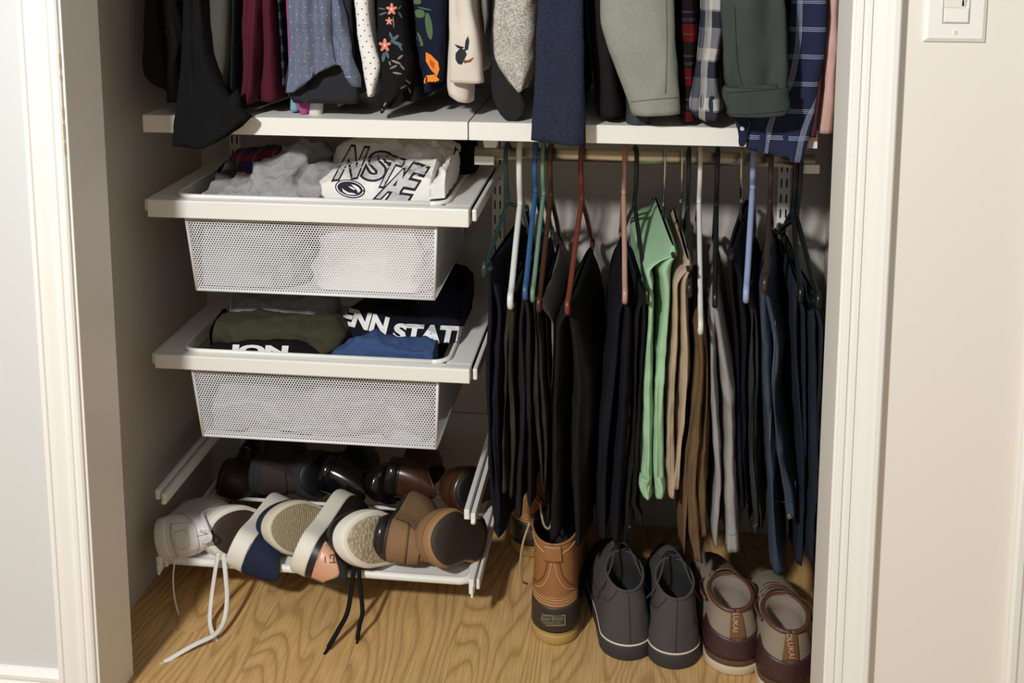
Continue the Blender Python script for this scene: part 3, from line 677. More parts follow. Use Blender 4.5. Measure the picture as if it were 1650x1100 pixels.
button(pp, 1272, 832, t, .0042)
trousers('k3', 'jeans', 'dark indigo jeans second from the right', INDIGO, [
    dict(s=-1, rows=[(500, 1274, 1294), (640, 1278, 1298), (780, 1284, 1304), (914, 1282, 1302)], lobes=1, yf=-.01),
    dict(s=1, rows=[(500, 1292, 1308), (640, 1294, 1312), (780, 1290, 1312), (796, 1290, 1312)], lobes=1, yf=-.01)], seed=16, topyf=.0)
t, pp = trousers('k4', 'jeans', 'dark indigo jeans rightmost beside the door jamb', INDIGO, [
    dict(s=-1, rows=[(520, 1300, 1320), (640, 1300, 1322), (780, 1300, 1320), (905, 1298, 1316)], lobes=1),
    dict(s=1, rows=[(520, 1316, 1332), (640, 1316, 1334), (780, 1312, 1330), (870, 1310, 1328)], lobes=1)], seed=17, topyf=.0)

# ------------------------------------------------------------------ garments on the upper rod (only the lower part is in the picture)
TOP = 1.47
def garment(name, label, cat='shirt', group=None, ax=0, ay=0):
    p = at(ax, ay, .1); return thing(name, label, cat, (p[0], .19, 1.5), group)
def hang(part, rows, mat, t, yf, depth, seed, topw=.75, **k):
    """a sleeve or body from the top rod down through measured rows"""
    R = []
    for r in rows:
        y = r[3] if len(r) > 3 else yf
        a = at(r[1], r[0], y); b = at(r[2], r[0], y); R.append(((a[2]+b[2])/2, a[0], b[0], y))
    k['wr'] = k.get('wr', .003)*1.35; z0, l0, r0, y0 = R[0]; c = (l0+r0)/2; hw = (r0-l0)/2
    R = [(TOP, c-hw*topw, c+hw*topw, y0+.06), ((TOP+z0)/2, c-hw*.95, c+hw*.95, y0+.02)]+R
    return loft(part, R, mat, t, depth=depth, world=True, seed=seed, M=k.pop('M', 64), **k)
def yoke(t, x, w=.030, mat=None):
    """shoulder of the garment wrapped over its hanger on the upper rod"""
    G().tube([(x, .19-.012, 1.505), (x, .19-.016, 1.525), (x, .19, 1.542), (x, .19+.015, 1.53), (x, .19+.010, 1.505), (x, .19, 1.47)], .0022, 8, 3).mk('hanger_hook', CHROME, t, smooth=True)
def shirt(name, label, mat, sleeve, yf, sd, body=None, depth=.09, cat='shirt', bodymat=None, **k):
    cx = (sleeve[0][1]+sleeve[0][2])/2
    t = garment(name, label, cat, ax=cx); out = []
    x = at(cx, 0, .19)[0]
    out.append(hang('sleeve' if body else 'body', sleeve, mat, t, yf, depth, sd, **k))
    if body:
        yb = body.get('yf', yf+depth*.75)
        out.append(hang('body', body['rows'], bodymat or mat, t, yb, .385-yb if 'depth' not in body else body['depth'], sd+50, side=.004, lobes=1, lob=.006, hem=body.get('hem')))
    yoke(t, x); return t, out
CHSH = cloth('charcoal_shirting', (40, 40, 41)); JET = cloth('jet_black_wool', (20, 20, 22)); OLGR = cloth('olive_grey_jersey', (72, 71, 64))
DKGR = cloth('dark_green_cotton', (22, 36, 34)); MAROON = cloth('maroon_jersey', (80, 20, 38)); MAGENTA = cloth('magenta_cotton', (168, 62, 124))
LBLUE = cloth('light_blue_cotton', (110, 160, 178)); OFFW = cloth('off_white_cotton', (206, 202, 192)); GREYG = cloth('mid_grey_cotton', (112, 110, 106))
CHAM = dotted('dotted_chambray', (104, 112, 130), (178, 184, 192), .019, .0135, .0010, .45, (76, 84, 102)); CHDK = cloth('dark_chambray_inside', (52, 54, 60), .3, (36, 38, 46))
WDOT = dotted('white_shirting_black_dots', (226, 224, 220), (36, 36, 46), .015, .0095, .0013); FLOR = cloth('black_floral_shirting', (26, 25, 27)); NAVL = cloth('navy_leaf_print_cotton', (24, 31, 58))
BIRD = cloth('ivory_cotton', (214, 204, 188)); OAT = cloth('oatmeal_heather_knit', (196, 190, 180), .75, (120, 112, 106), hs=330); CHK = cloth('charcoal_jersey_dark', (44, 44, 46))
NAVS = cloth('navy_slub_jersey', (40, 46, 66), .5, (26, 30, 46), hs=240); BLKF = cloth('black_fleece', (32, 31, 33)); SAGE = cloth('grey_sage_heather_jersey', (142, 144, 132), .35, (116, 118, 108), hs=380)
CHRIB = cloth('charcoal_rib', (62, 64, 68)); GRSH = cloth('dark_green_twill_shirting', (58, 68, 62), twill=True)
REDP = plaid('red_black_flannel', (26, 18, 20), [('v', .075, .012, .030, (120, 18, 24), .85), ('v', .075, .052, .006, (84, 66, 66), .6), ('u', .05, .01, .012, (18, 12, 14), .6), ('v', .0375, .0, .003, (92, 70, 74), .4)])
FLAN = plaid('grey_white_navy_flannel', (104, 107, 114), [('v', .085, .050, .027, (26, 30, 46), .9), ('v', .085, .02, .020, (190, 188, 182), .6), ('u', .062, .03, .026, (40, 44, 60), .6), ('u', .062, .008, .012, (200, 198, 192), .4)])
WINP = plaid('navy_windowpane', (38, 44, 70), [('v', .046, .008+.0028*i, .0010, (170, 178, 200), .8) for i in range(3)]+[('u', .052, .030+.0026*i, .0013, (170, 178, 200), .75) for i in range(4)])
NCHK = plaid('navy_grey_check', (24, 26, 38), [('v', .03, .0, .012, (66, 78, 92), .6)]); PINK = cloth('pink_oxford', (214, 164, 154)); MARK = cloth('maroon_knit', (84, 42, 46))

t, o = shirt('shirt', 'charcoal shirt with a buttoned placket at the far left', CHSH, [(0, 222, 252), (80, 224, 262), (135, 226, 268), (150, 240, 274)], .03, 1, wr=.004, lobes=1, lob=.01, hem=[(-1, .02), (1, -.005)])
o2 = hang('cuff_placket', [(0, 256, 280), (50, 258, 284), (70, 262, 284), (100, 264, 280), (166, 262, 282)], CHSH, t, .0, .05, 3, wr=.003)
button([o2], 270, 52, t, .0032, BLACKP)
t, o = shirt('trousers', 'long black trousers draped over the front of the left shelf', JET, [(0, 284, 322), (100, 283, 330), (180, 277, 350), (225, 273, 385), (240, 272, 400)], -.055, 4, cat='trousers', depth=.05, wr=.003, lobes=2, lob=.006,
     hem=[(-1, -.0), (-.1, .0), (.25, .012), (.6, .03), (1, .055)], body=dict(rows=[(0, 300, 326), (100, 300, 330), (172, 302, 334)], yf=.02, depth=.30))
shirt('shirt', 'olive grey long sleeve hanging beside black trousers', OLGR, [(0, 332, 368), (90, 330, 366), (150, 329, 356), (168, 328, 353)], -.02, 6, depth=.06, wr=.0015, body=dict(rows=[(0, 352, 372), (120, 352, 372), (158, 352, 370)], yf=.03))
shirt('shirt', 'narrow dark green shirt left of the maroon one', DKGR, [(0, 368, 382), (90, 367, 382), (160, 366, 380)], .0, 8, depth=.32, wr=.0015)
shirt('shirt', 'maroon jersey shirt with a side slit', MAROON, [(0, 383, 412), (90, 382, 408), (150, 380, 406), (174, 380, 402)], -.01, 9, depth=.08, wr=.003, lobes=1, lob=.012, hem=[(-1, -.004), (1, .006)],
      body=dict(rows=[(0, 408, 440), (80, 410, 446), (165, 404, 452)], yf=.01))
shirt('shirt', 'narrow navy grey check shirt right of the maroon one', NCHK, [(0, 440, 458), (80, 444, 459), (140, 449, 460)], .04, 11, depth=.30)
t, o = shirt('shirt', 'magenta shirt with its tail showing under the blue chambray shirt', MAGENTA, [(0, 456, 478), (90, 458, 486), (150, 462, 505), (166, 470, 507), (188, 484, 494)], .034, 12, depth=.03, wr=.001)
shirt('shirt', 'light blue shirt whose corner shows left of the magenta tail', LBLUE, [(0, 478, 488), (110, 470, 486), (150, 463, 483), (180, 462, 480)], .042, 13, depth=.03, wr=.001)
shirt('shirt', 'off white shirt whose tail touches the shelf under the chambray shirt', OFFW, [(0, 488, 512), (120, 492, 516), (165, 496, 520), (192, 498, 516)], .036, 14, depth=.03, wr=.001)
shirt('shirt', 'grey shirt whose tail shows right of the off white tail', GREYG, [(0, 525, 560), (120, 530, 566), (178, 532, 566)], .05, 15, depth=.2, wr=.002, hem=[(-1, 0), (1, .02)])
t, o = shirt('shirt', 'blue chambray shirt with small white dots', CHAM, [(0, 459, 546), (40, 460, 550), (90, 459, 556), (124, 457, 566), (150, 455, 572)], -.035, 16, depth=.05, wr=.0055, wsc=30, lobes=3, lob=.010, side=.003,
    hem=[(-1, -.004), (-.6, .012), (-.1, .034), (.45, .050), (.62, .047), (1, .008)], N=90)
o2 = hang('shirt_tail', [(0, 470, 560), (90, 466, 568), (140, 458, 572), (160, 461, 576), (168, 472, 572)], CHDK, t, -.004, .03, 17, wr=.002, lobes=1, lob=.006, M=40)
stitch(o, [(533, 0), (534, 60), (540, 100)], t, .0006, plain('chambray_seam', (40, 52, 78), .9))
shirt('shirt', 'white shirt with small black dots', WDOT, [(0, 564, 592), (50, 567, 598), (105, 577, 611), (130, 582, 606), (156, 590, 600)], -.01, 18, depth=.05, wr=.002, body=dict(rows=[(0, 545, 575), (90, 552, 590), (140, 560, 595)], yf=.03), bodymat=CHDK)
t, oF = shirt('shirt', 'black shirt with coral flower print', FLOR, [(0, 606, 652), (60, 608, 655), (120, 610, 664), (160, 608, 655), (182, 608, 626)], -.01, 20, depth=.06, wr=.0025, hem=[(-1, -.003), (0, .0), (1, .02)],
    body=dict(rows=[(0, 626, 662), (100, 630, 676), (165, 636, 690)], yf=.03))
CORAL = plain('coral_print', (214, 128, 112), .9); CORL = plain('pale_petal_print', (232, 186, 170), .9); TEAL = plain('teal_leaf_print', (74, 98, 104), .9); SPRIG = plain('grey_sprig_print', (120, 122, 116), .9); GRN = plain('green_leaf_print', (74, 98, 66), .9); ORG = plain('orange_print', (226, 130, 38), .9); DKOR = plain('rust_print', (176, 84, 26), .9)
def flower(cx, cy, r, objs, t):
    pet = []
    for k in range(5):
        a = k*72-90; pet.append(ell(cx+r*.55*math.cos(math.radians(a)), cy+r*.62*math.sin(math.radians(a)), r*.5, r*.27, a, 10))
    decal('flower_print', pet, objs, CORAL, t, .0012); decal('flower_print', [ell(cx, cy, r*.22, r*.24, 0, 8)], objs, CORL, t, .0017)
flower(631, 15, 9, oF, t); flower(627, 34, 6, oF, t); flower(620, 73, 10, oF, t)
for a, b, c, d, r in ((617, 22, 7, 1.6, -20), (645, 24, 6, 1.5, 60), (615, 14, 6, 1.2, 10), (644, 12, 5, 1.2, -50), (636, 62, 9, 3, -40), (640, 70, 9, 3, 20), (630, 58, 7, 2.2, 70), (618, 92, 3, 8, 10), (624, 88, 2.4, 7, -20), (645, 76, 7, 2, 60)): decal('leaf_print', [ell(a, b, c, d, r, 9)], oF, TEAL, t)
for a, b, c, d, r in ((638, 100, 9, 2, 20), (645, 92, 6, 2, -40), (634, 108, 7, 1.6, -25), (648, 108, 6, 1.6, 50), (640, 118, 8, 1.8, 10), (628, 102, 4, 1.4, 70), (658, 132, 6, 1.5, 40), (650, 140, 6, 1.6, -30), (661, 146, 5, 1.5, 70), (620, 168, 4, 1.4, -60), (614, 176, 4, 1.4, 30), (634, 36, 1, 10, -4)): decal('sprig_print', [ell(a, b, c, d, r, 8)], oF, SPRIG, t)
t, oL = shirt('shirt', 'navy shirt with green leaves and an orange print', NAVL, [(0, 658, 716), (60, 664, 716), (110, 676, 715), (134, 682, 712)], -.005, 22, depth=.05, wr=.002, lobes=1, lob=.006, body=dict(rows=[(0, 655, 690), (110, 664, 700), (150, 670, 704)], yf=.03))
for a, b, c, d, r in ((676, 22, 9, 7, 10), (691, 42, 5.5, 22, -8), (675, 62, 4, 14, -24), (672, 3, 7, 4, 0), (684, 14, 12, 1.2, 12)):
    decal('leaf_print', [ell(a, b, c, d, r, 14)], oL, GRN, t)
decal('fruit_print', [[(686, 84), (694, 88), (706, 100), (708, 112), (704, 123), (694, 112), (686, 98)], [(684, 122), (700, 120), (708, 128), (704, 134), (682, 134)]], oL, ORG, t)
decal('fruit_print', [[(692, 94), (700, 102), (699, 112), (693, 104)]], oL, DKOR, t, .0016)
t, oB = shirt('shirt', 'ivory shirt with a small dark bird print', BIRD, [(0, 717, 760), (60, 716, 768), (110, 717, 775), (135, 717, 779)], -.02, 24, depth=.06, wr=.0025, wsc=30, lobes=1, lob=.006)
hang('shirt_tail', [(0, 722, 756), (120, 712, 756), (140, 710, 756), (166, 716, 755)], BIRD, t, .015, .06, 25, wr=.001, M=40, hem=[(-1, .014), (0, .003), (1, -.002)])
hang('body', [(0, 742, 772), (80, 752, 783), (120, 756, 778)], BIRD, t, .03, .32, 26, wr=.002)
BD = plain('bird_print_dark', (28, 34, 44), .9); BR = plain('bird_print_rust', (128, 66, 48), .9)
decal('bird_print', [[(734, 86), (741, 78), (749, 80), (752, 88), (748, 96), (744, 104), (738, 103), (734, 96)], [(748, 82), (750, 66), (754, 58), (756, 66), (754, 80)], [(732, 71), (741, 74), (748, 76), (744, 79), (737, 77)]], oB, BD, t)
decal('bird_print', [[(745, 97), (754, 97), (764, 92), (758, 100), (748, 102)]], oB, BR, t)
shirt('shirt', 'grey white shirt between the ivory bird shirt and the oatmeal knit', GREYG, [(0, 768, 792), (30, 772, 790), (54, 774, 784)], .02, 27, depth=.25)
t, o = shirt('sweater', 'oatmeal heather knit sweater with a pointed sleeve end', OAT, [(0, 790, 862), (60, 788, 860), (100, 788, 858), (122, 800, 852), (149, 822, 845)], -.015, 28, cat='sweater', depth=.07, wr=.0035, lobes=1, lob=.01, hem=[(-1, .01), (0, -.003), (1, .005)],
    body=dict(rows=[(0, 800, 860), (60, 804, 862), (118, 808, 862)], yf=.04))
t, o = shirt('sweatshirt', 'charcoal sweatshirt with its corner on the shelf left of the navy sleeve', CHK, [(0, 786, 850), (100, 785, 850), (160, 786, 856), (184, 800, 858), (198, 812, 846)], .01, 30, cat='sweatshirt', depth=.06, wr=.003, lobes=1, lob=.008, hem=[(-1, .006), (0, -.002), (1, .012)])
shirt('shirt', 'navy long sleeve hanging over the shelf edge near the middle', NAVS, [(0, 868, 940), (60, 860, 941), (150, 853, 943), (215, 849, 945), (233, 848, 945)], -.06, 31, depth=.045, wr=.002, wsc=30, lobes=1, lob=.004, hem=[(-1, .004), (1, -.004)], body=dict(rows=[(0, 890, 930), (120, 892, 936), (170, 896, 940)], yf=.02))
t, o = shirt('sweatshirt', 'black fleece sweatshirt between the navy sleeve and grey sage sleeve', BLKF, [(0, 944, 986), (60, 948, 1000), (130, 952, 1006), (180, 953, 1008), (190, 954, 1008)], .0, 33, cat='sweatshirt', depth=.36, wr=.003, side=.004)
stitch(o, [(955, 124), (980, 130), (1005, 138)], t, .0009, BLACKP)
shirt('shirt', 'charcoal ribbed cuff hanging below the grey sage sleeve', CHRIB, [(0, 1000, 1040), (120, 1006, 1048), (206, 1008, 1050)], .0, 34, depth=.08, wr=.002, lobes=2, lob=.003)
t, o = shirt('shirt', 'grey sage long sleeve tapering to a hemmed end', SAGE, [(0, 970, 1086), (40, 971, 1088), (80, 984, 1090), (120, 998, 1092), (160, 1012, 1094), (187, 1020, 1094)], -.05, 35, depth=.06, wr=.002, wsc=26, hem=[(-1, -.002), (1, .001)], body=dict(rows=[(0, 1010, 1060), (100, 1016, 1066), (165, 1020, 1070)], yf=.04))
stitch(o, [(1017, 164), (1050, 160), (1092, 157)], t, .0007, plain('sage_stitch', (120, 120, 108), .9)); stitch(o, [(1073, 0), (1074, 80), (1072, 150)], t, .0008, plain('sage_stitch', (120, 120, 108), .9))
shirt('shirt', 'red and black plaid flannel shirt', REDP, [(0, 1088, 1128), (70, 1091, 1126), (120, 1092, 1122), (180, 1095, 1124), (196, 1096, 1126)], -.005, 37, depth=.34, wr=.003)
t, o = shirt('shirt', 'grey white and navy checked flannel shirt with a dark button', FLAN, [(0, 1130, 1166), (60, 1127, 1166), (110, 1121, 1158), (150, 1118, 1162), (182, 1108, 1168), (198, 1114, 1164)], -.035, 38, depth=.06, wr=.0035, lobes=1, lob=.014, hem=[(-1, .012), (0, -.002), (1, .006)], body=dict(rows=[(0, 1126, 1150), (120, 1124, 1150), (170, 1124, 1150)], yf=.02))
button(o, 1148, 157, t, .0036, BLACKP)
t, o = shirt('shirt', 'dark green shirt sleeve with a wide buttoned cuff', GRSH, [(0, 1162, 1274), (60, 1162, 1275), (110, 1165, 1275), (148, 1169, 1273)], -.095, 40, depth=.055, wr=.005, wsc=26, lobes=2, lob=.008, e=.55, body=dict(rows=[(0, 1190, 1240), (120, 1192, 1244), (170, 1196, 1250)], yf=.03))
o2 = loft('cuff', [(143, 1169, 1274), (165, 1170, 1273), (188, 1172, 1272)], GRSH, t, yf=-.098, depth=.060, M=14, N=70, wr=.0010, seed=41, e=.5, hem=[(-1, -.002), (0, -.002), (1, .002)])
SGR = plain('green_stitch', (40, 50, 44), .9)
stitch([o2], [(1170, 150), (1215, 146), (1272, 142)], t, .0006, SGR); stitch([o2], [(1174, 184), (1220, 183), (1272, 178)], t, .0005, SGR); stitch(o, [(1184, 10), (1186, 70), (1190, 115), (1198, 142)], t, .0007, SGR)
t, o = shirt('shirt', 'navy windowpane check shirt hanging over the shelf end', WINP, [(0, 1276, 1330), (80, 1272, 1328), (140, 1262, 1318), (190, 1216, 1310), (230, 1206, 1302), (252, 1206, 1296)], -.032, 42, depth=.024, wr=.0025, wsc=26, lobes=1, lob=.006, hem=[(-1, .010), (0, .0), (1, -.012)], N=80, body=dict(rows=[(0, 1290, 1324), (120, 1290, 1322), (176, 1290, 1318)], yf=.02))
o2 = loft('cuff_tab', [(176, 1190, 1214), (195, 1187, 1212), (215, 1185, 1207), (230, 1187, 1203), (236, 1191, 1199)], cloth('navy_cotton_tab', (30, 36, 66)), t, yf=-.035, depth=.012, M=20, seed=43, wr=.001)
button([o2], 1196, 207, t, .0036, plain('pearl_button', (206, 204, 198), .3))
shirt('sweater', 'maroon knit sleeve beside the windowpane shirt', MARK, [(0, 1322, 1332), (150, 1314, 1326), (222, 1304, 1319)], -.02, 44, cat='sweater', depth=.04, wr=.001)
shirt('shirt', 'pink oxford shirt sleeve at the far right', PINK, [(0, 1334, 1356), (80, 1332, 1354), (155, 1329, 1350), (160, 1327, 1350), (216, 1318, 1344)], -.01, 45, depth=.06, wr=.002, body=dict(rows=[(0, 1340, 1360), (150, 1340, 1358), (186, 1340, 1358)], yf=.03))

# ------------------------------------------------------------------ cloth gives way to its neighbours: no garment passes through the next one
def settle(things, cy=.022, cz=.022, gap=.0026, passes=3, fade=None):
    Y0, Z0_ = -.12, .0; ny, nz = 26, 74
    data = []
    for t in things:
        ms = [c for c in t.children_recursive if c.type == 'MESH' and c.name.split('.')[0] != 'hanger_hook']
        off = WO[t.name]; arr = []
        for m in ms:
            v = np.zeros(len(m.data.vertices)*3); m.data.vertices.foreach_get('co', v); arr.append(v.reshape(-1, 3)+off)
        data.append((t, ms, arr, off))
    for ps in range(passes):
        LO = np.full((len(data), ny, nz), np.inf); HI = np.full((len(data), ny, nz), -np.inf)
        for i, (t, ms, arr, off) in enumerate(data):
            P = np.concatenate(arr); a = np.clip(((P[:, 1]-Y0)/cy).astype(int), 0, ny-1); b = np.clip(((P[:, 2]-Z0_)/cz).astype(int), 0, nz-1)
            np.minimum.at(LO[i], (a, b), P[:, 0]); np.maximum.at(HI[i], (a, b), P[:, 0])
        def spread(A, f):
            B = A.copy()
            for da in (-1, 0, 1):
                for db in (-1, 0, 1):
                    S = np.roll(np.roll(A, da, 1), db, 2); B = f(B, S)
            return B
        pres = np.isfinite(LO); LO2 = np.where(pres, LO, spread(LO, np.minimum)); HI2 = np.where(pres, HI, spread(HI, np.maximum))
        NL, NH = LO2.copy(), HI2.copy()
        for a in range(ny):
            for b in range(nz):
                ids = [i for i in range(len(data)) if np.isfinite(LO2[i, a, b])]
                if len(ids) < 2: continue
                ids.sort(key=lambda i: LO2[i, a, b]+HI2[i, a, b])
                for i, j in zip(ids, ids[1:]):
                    ci = (LO2[i, a, b]+HI2[i, a, b])/2; cj = (LO2[j, a, b]+HI2[j, a, b])/2
                    if NL[j, a, b] < NH[i, a, b]+gap:
                        m = min(max((NL[j, a, b]+NH[i, a, b])/2, ci), cj); NH[i, a, b] = min(NH[i, a, b], m-gap/2); NL[j, a, b] = max(NL[j, a, b], m+gap/2)
                for i in ids:
                    if NH[i, a, b]-NL[i, a, b] < .002: c = (NH[i, a, b]+NL[i, a, b])/2; NL[i, a, b], NH[i, a, b] = c-.001, c+.001
        for i, (t, ms, arr, off) in enumerate(data):
            ok = np.isfinite(LO2[i]); dl = np.where(ok, NL[i], 0)-np.where(ok, LO2[i], 0); dh = np.where(ok, NH[i], 0)-np.where(ok, HI2[i], 0); lo = LO2[i]; hi = HI2[i]
            def samp(A, y, z, fill):
                A = np.where(ok, A, np.nan); fy = np.clip((y-Y0)/cy-.5, 0, ny-1.001); fz = np.clip((z-Z0_)/cz-.5, 0, nz-1.001); iy = fy.astype(int); iz = fz.astype(int); u = fy-iy; v = fz-iz; S = 0; Wt = 0
                for p, q, w_ in ((0, 0, (1-u)*(1-v)), (1, 0, u*(1-v)), (0, 1, (1-u)*v), (1, 1, u*v)):
                    val = A[np.clip(iy+p, 0, ny-1), np.clip(iz+q, 0, nz-1)]; g = np.isfinite(val); S = S+np.where(g, val*w_, 0); Wt = Wt+np.where(g, w_, 0)
                return np.where(Wt > 1e-6, S/np.maximum(Wt, 1e-6), fill)
            for k, P in enumerate(arr):
                y, z, x = P[:, 1], P[:, 2], P[:, 0]; l = samp(lo, y, z, 0); h = samp(hi, y, z, 1); a_ = samp(dl, y, z, 0); b_ = samp(dh, y, z, 0)
                if fade: k_ = np.clip((y-fade[0])/(fade[1]-fade[0]), 0, 1); a_ = a_*k_; b_ = b_*k_
                f = np.clip((x-l)/np.maximum(h-l, 1e-4), 0, 1); P[:, 0] = x+a_*(1-f)+b_*f
    for t, ms, arr, off in data:
        for m, P in zip(ms, arr): m.data.vertices.foreach_set('co', (P-off).ravel()); m.data.update()
cl_ = [o for o in COL.objects if o.type == 'EMPTY' and o.get('category') in ('trousers', 'shirt', 'sweater', 'sweatshirt')]
cl_ = [o for o in cl_ if ' tail' not in o['label'] and 'corner shows' not in o['label'] or 'chambray shirt with' in o['label']]
low_ = [o for o in cl_ if o.location.z < 1.2]
settle(low_); settle([o for o in cl_ if o not in low_], fade=(.012, .055))

# ------------------------------------------------------------------ folded clothes in the drawers
def blob(name, balls, mat, parent, wr=.006, wsc=34, seed=0, vox=.0055, clip=None, sm=5, label=None, rim=None):
    """soft heap of folded cloth: overlapping lumps fused into one skin, then creased"""
    bm = bmesh.new()
    for b in balls:
        c = at(b[0], b[1], b[2]); rx, ry, rz = b[3:6]; rot = Matrix.Rotation(math.radians(b[6]), 4, 'Y') if len(b) > 6 else Matrix.Identity(4)
        if len(b) > 7: rot = Matrix.Rotation(math.radians(b[7]), 4, 'Z') @ rot
        n0 = len(bm.verts)
        r = bmesh.ops.create_icosphere(bm, subdivisions=4, radius=1)
        for v in r['verts']:
            p = v.co; q = Vector([math.copysign(abs(x)**.85, x) for x in p]); q = Vector((q.x*rx, q.y*ry, q.z*rz)); v.co = rot @ q + Vector(c)
    me = bpy.data.meshes.new('tmp'); bm.to_mesh(me); bm.free(); o = bpy.data.objects.new('tmp', me); COL.objects.link(o)
    m = o.modifiers.new('r', 'REMESH'); m.mode = 'VOXEL'; m.voxel_size = vox
    s = o.modifiers.new('s', 'SMOOTH'); s.iterations = sm; s.factor = .5
    bpy.context.view_layer.update()
    me2 = bpy.data.meshes.new_from_object(o.evaluated_get(bpy.context.evaluated_depsgraph_get()))
    V = np.zeros(len(me2.vertices)*3); me2.vertices.foreach_get('co', V); V = V.reshape(-1, 3)
    N = np.zeros(len(me2.vertices)*3); me2.vertices.foreach_get('normal', N); N = N.reshape(-1, 3)
    F = [tuple(p.vertices) for p in me2.polygons]
    bpy.data.objects.remove(o); bpy.data.meshes.remove(me); bpy.data.meshes.remove(me2)
    wr = wr*2.1
    d = crease(V, wsc, seed, (1, .7, 1.2))*wr+crease(V, wsc*2.0, seed+1, (1, .6, 1.3))*wr*.35
    V = V+N*d[:, None]
    if clip is not None:
        (x0, x1), (y0, y1), (z0, z1) = clip
        V[:, 0] = np.clip(V[:, 0], x0, x1); q_ = V[:, 1]-(y0+.008); V[:, 1] = np.where(q_ < 0, y0+.008+q_*.10, np.minimum(V[:, 1], y1)); V[:, 2] = np.clip(V[:, 2], z0, z1)
        if rim: lo_ = V[:, 2] < rim; V[lo_, 0] = np.clip(V[lo_, 0], .088, .522)
    return mk(name, V, F, mat, parent, True, V[:, [0, 2]], geo=True, label=label)
def folded(name, label, cat, group, balls, mat, **k):
    c = at(*balls[0][:3]); t = thing(name, label, cat, (c[0], c[1], c[2]-balls[0][5]), group)
    return t, blob('folded_cloth', balls, mat, t, **k)
C1 = ((.085, .524), (.034, .328), (at(500, 474, .025)[2]+.004, ZD1+.12)); C2 = ((.088, .524), (.034, .328), (at(500, 711, .025)[2]+.004, ZD2+.16))
HEA = cloth('grey_heather_fleece', (158, 158, 160), .35, (120, 120, 124), hs=300); WFL = cloth('white_fleece', (232, 230, 224)); DGF = cloth('dark_grey_fleece', (86, 86, 88), .3, (44, 44, 46))
PUR = plaid('purple_red_flannel', (70, 56, 78), [('u', .03, 0, .012, (58, 62, 124), .8), ('v', .03, 0, .011, (140, 46, 50), .7), ('u', .03, .018, .004, (150, 140, 140), .5)])
OLV = cloth('olive_fleece', (62, 60, 42)); NVF = cloth('navy_fleece', (22, 25, 42)); BLF = cloth('royal_blue_fleece', (52, 78, 130)); GF2 = cloth('grey_fleece', (138, 138, 140), .3, (84, 84, 88)); BKF = cloth('black_fleece_folded', (20, 20, 21))
PRBLK = plain('black_print', (24, 24, 28), .8); PRGR = plain('pale_grey_print', (196, 196, 198), .8); PRW = plain('white_print', (232, 232, 230), .8); PRNV = plain('navy_print', (18, 22, 40), .8)
gp = 'folded sweatshirts in the upper drawer'
folded('sweatshirt', 'dark grey sweatshirt at the back left of the upper drawer', 'sweatshirt', gp, [(352, 296, .17, .05, .07, .04), (372, 292, .22, .06, .06, .04)], DGF, seed=1, clip=C1)
folded('shirt', 'purple and red plaid flannel folded in the upper drawer', 'shirt', gp, [(388, 268, .23, .065, .05, .034, -8), (440, 262, .26, .05, .04, .034)], PUR, seed=2, clip=C1, wr=.003)
t, o = folded('sweatshirt', 'grey heather hoodie heaped in the left of the upper drawer', 'hoodie', gp, [(400, 318, .10, .080, .075, .040, -18), (352, 318, .085, .05, .06, .028), (455, 292, .13, .070, .09, .050, -30), (490, 262, .19, .036, .085, .042, -40), (512, 250, .24, .03, .05, .035), (470, 318, .075, .05, .05, .035), (400, 400, .13, .125, .11, .085), (410, 440, .12, .125, .10, .07), (390, 452, .085, .12, .06, .07)], HEA, seed=3, clip=C1, wr=.0105, wsc=36)
folded('sweatshirt', 'small grey sleeve bundle beside the white sweatshirt in the upper drawer', 'sweatshirt', gp, [(518, 282, .13, .028, .06, .026, 10), (508, 306, .07, .032, .04, .024, 20), (528, 286, .12, .02, .04, .022)], HEA, seed=4, clip=C1, wr=.006, wsc=40)
folded('sweatshirt', 'black garment stuffed in the back right corner of the upper drawer', 'sweatshirt', gp, [(754, 258, .27, .026, .05, .045), (716, 236, .29, .05, .03, .03), (640, 232, .30, .06, .03, .03)], BKF, seed=5, wr=.004, clip=((.085, .575), (.034, .328), (ZD1-.1, ZD1+.12)), rim=ZD1+.008)
t, oW = folded('sweatshirt', 'white sweatshirt with outlined block letters and an oval emblem', 'sweatshirt', gp, [(600, 302, .13, .085, .10, .052, 6), (560, 306, .085, .055, .06, .040, 20), (655, 298, .14, .08, .10, .055), (700, 300, .11, .055, .08, .048), (690, 262, .20, .05, .07, .045, 20), (585, 258, .22, .06, .06, .048, -15), (640, 252, .24, .06, .05, .045), (620, 395, .12, .125, .10, .08), (600, 440, .10, .115, .08, .07), (610, 456, .085, .11, .06, .07)], WFL, seed=6, clip=C1, wr=.0062, wsc=34)
t2 = t
folded('sweatshirt', 'rolled white sleeve at the right end of the upper drawer', 'sweatshirt', gp, [(728, 290, .10, .034, .06, .034, 20), (742, 270, .15, .030, .06, .034), (714, 306, .065, .036, .04, .030), (700, 254, .22, .05, .06, .040), (746, 288, .12, .020, .04, .026)], WFL, seed=7, clip=((.085, .55), (.034, .33), (ZD1-.1, ZD1+.1)), wr=.008, wsc=44, rim=ZD1+.008)
def outlined(ch, quad, tt, ob):
    decal('letter', text_px(ch, quad, .075), ob, PRBLK, tt, .0012, 3.0); decal('letter_fill', text_px(ch, quad, .022), ob, PRGR, tt, .0020, 3.0)
outlined('N', [(566, 238), (592, 240), (574, 284), (540, 287)], t2, [oW])
outlined('S', [(604, 244), (632, 250), (612, 290), (584, 286)], t2, [oW])
outlined('T', [(626, 252), (650, 260), (626, 300), (606, 297)], t2, [oW])
outlined('A', [(640, 274), (658, 276), (640, 322), (608, 318)], t2, [oW])
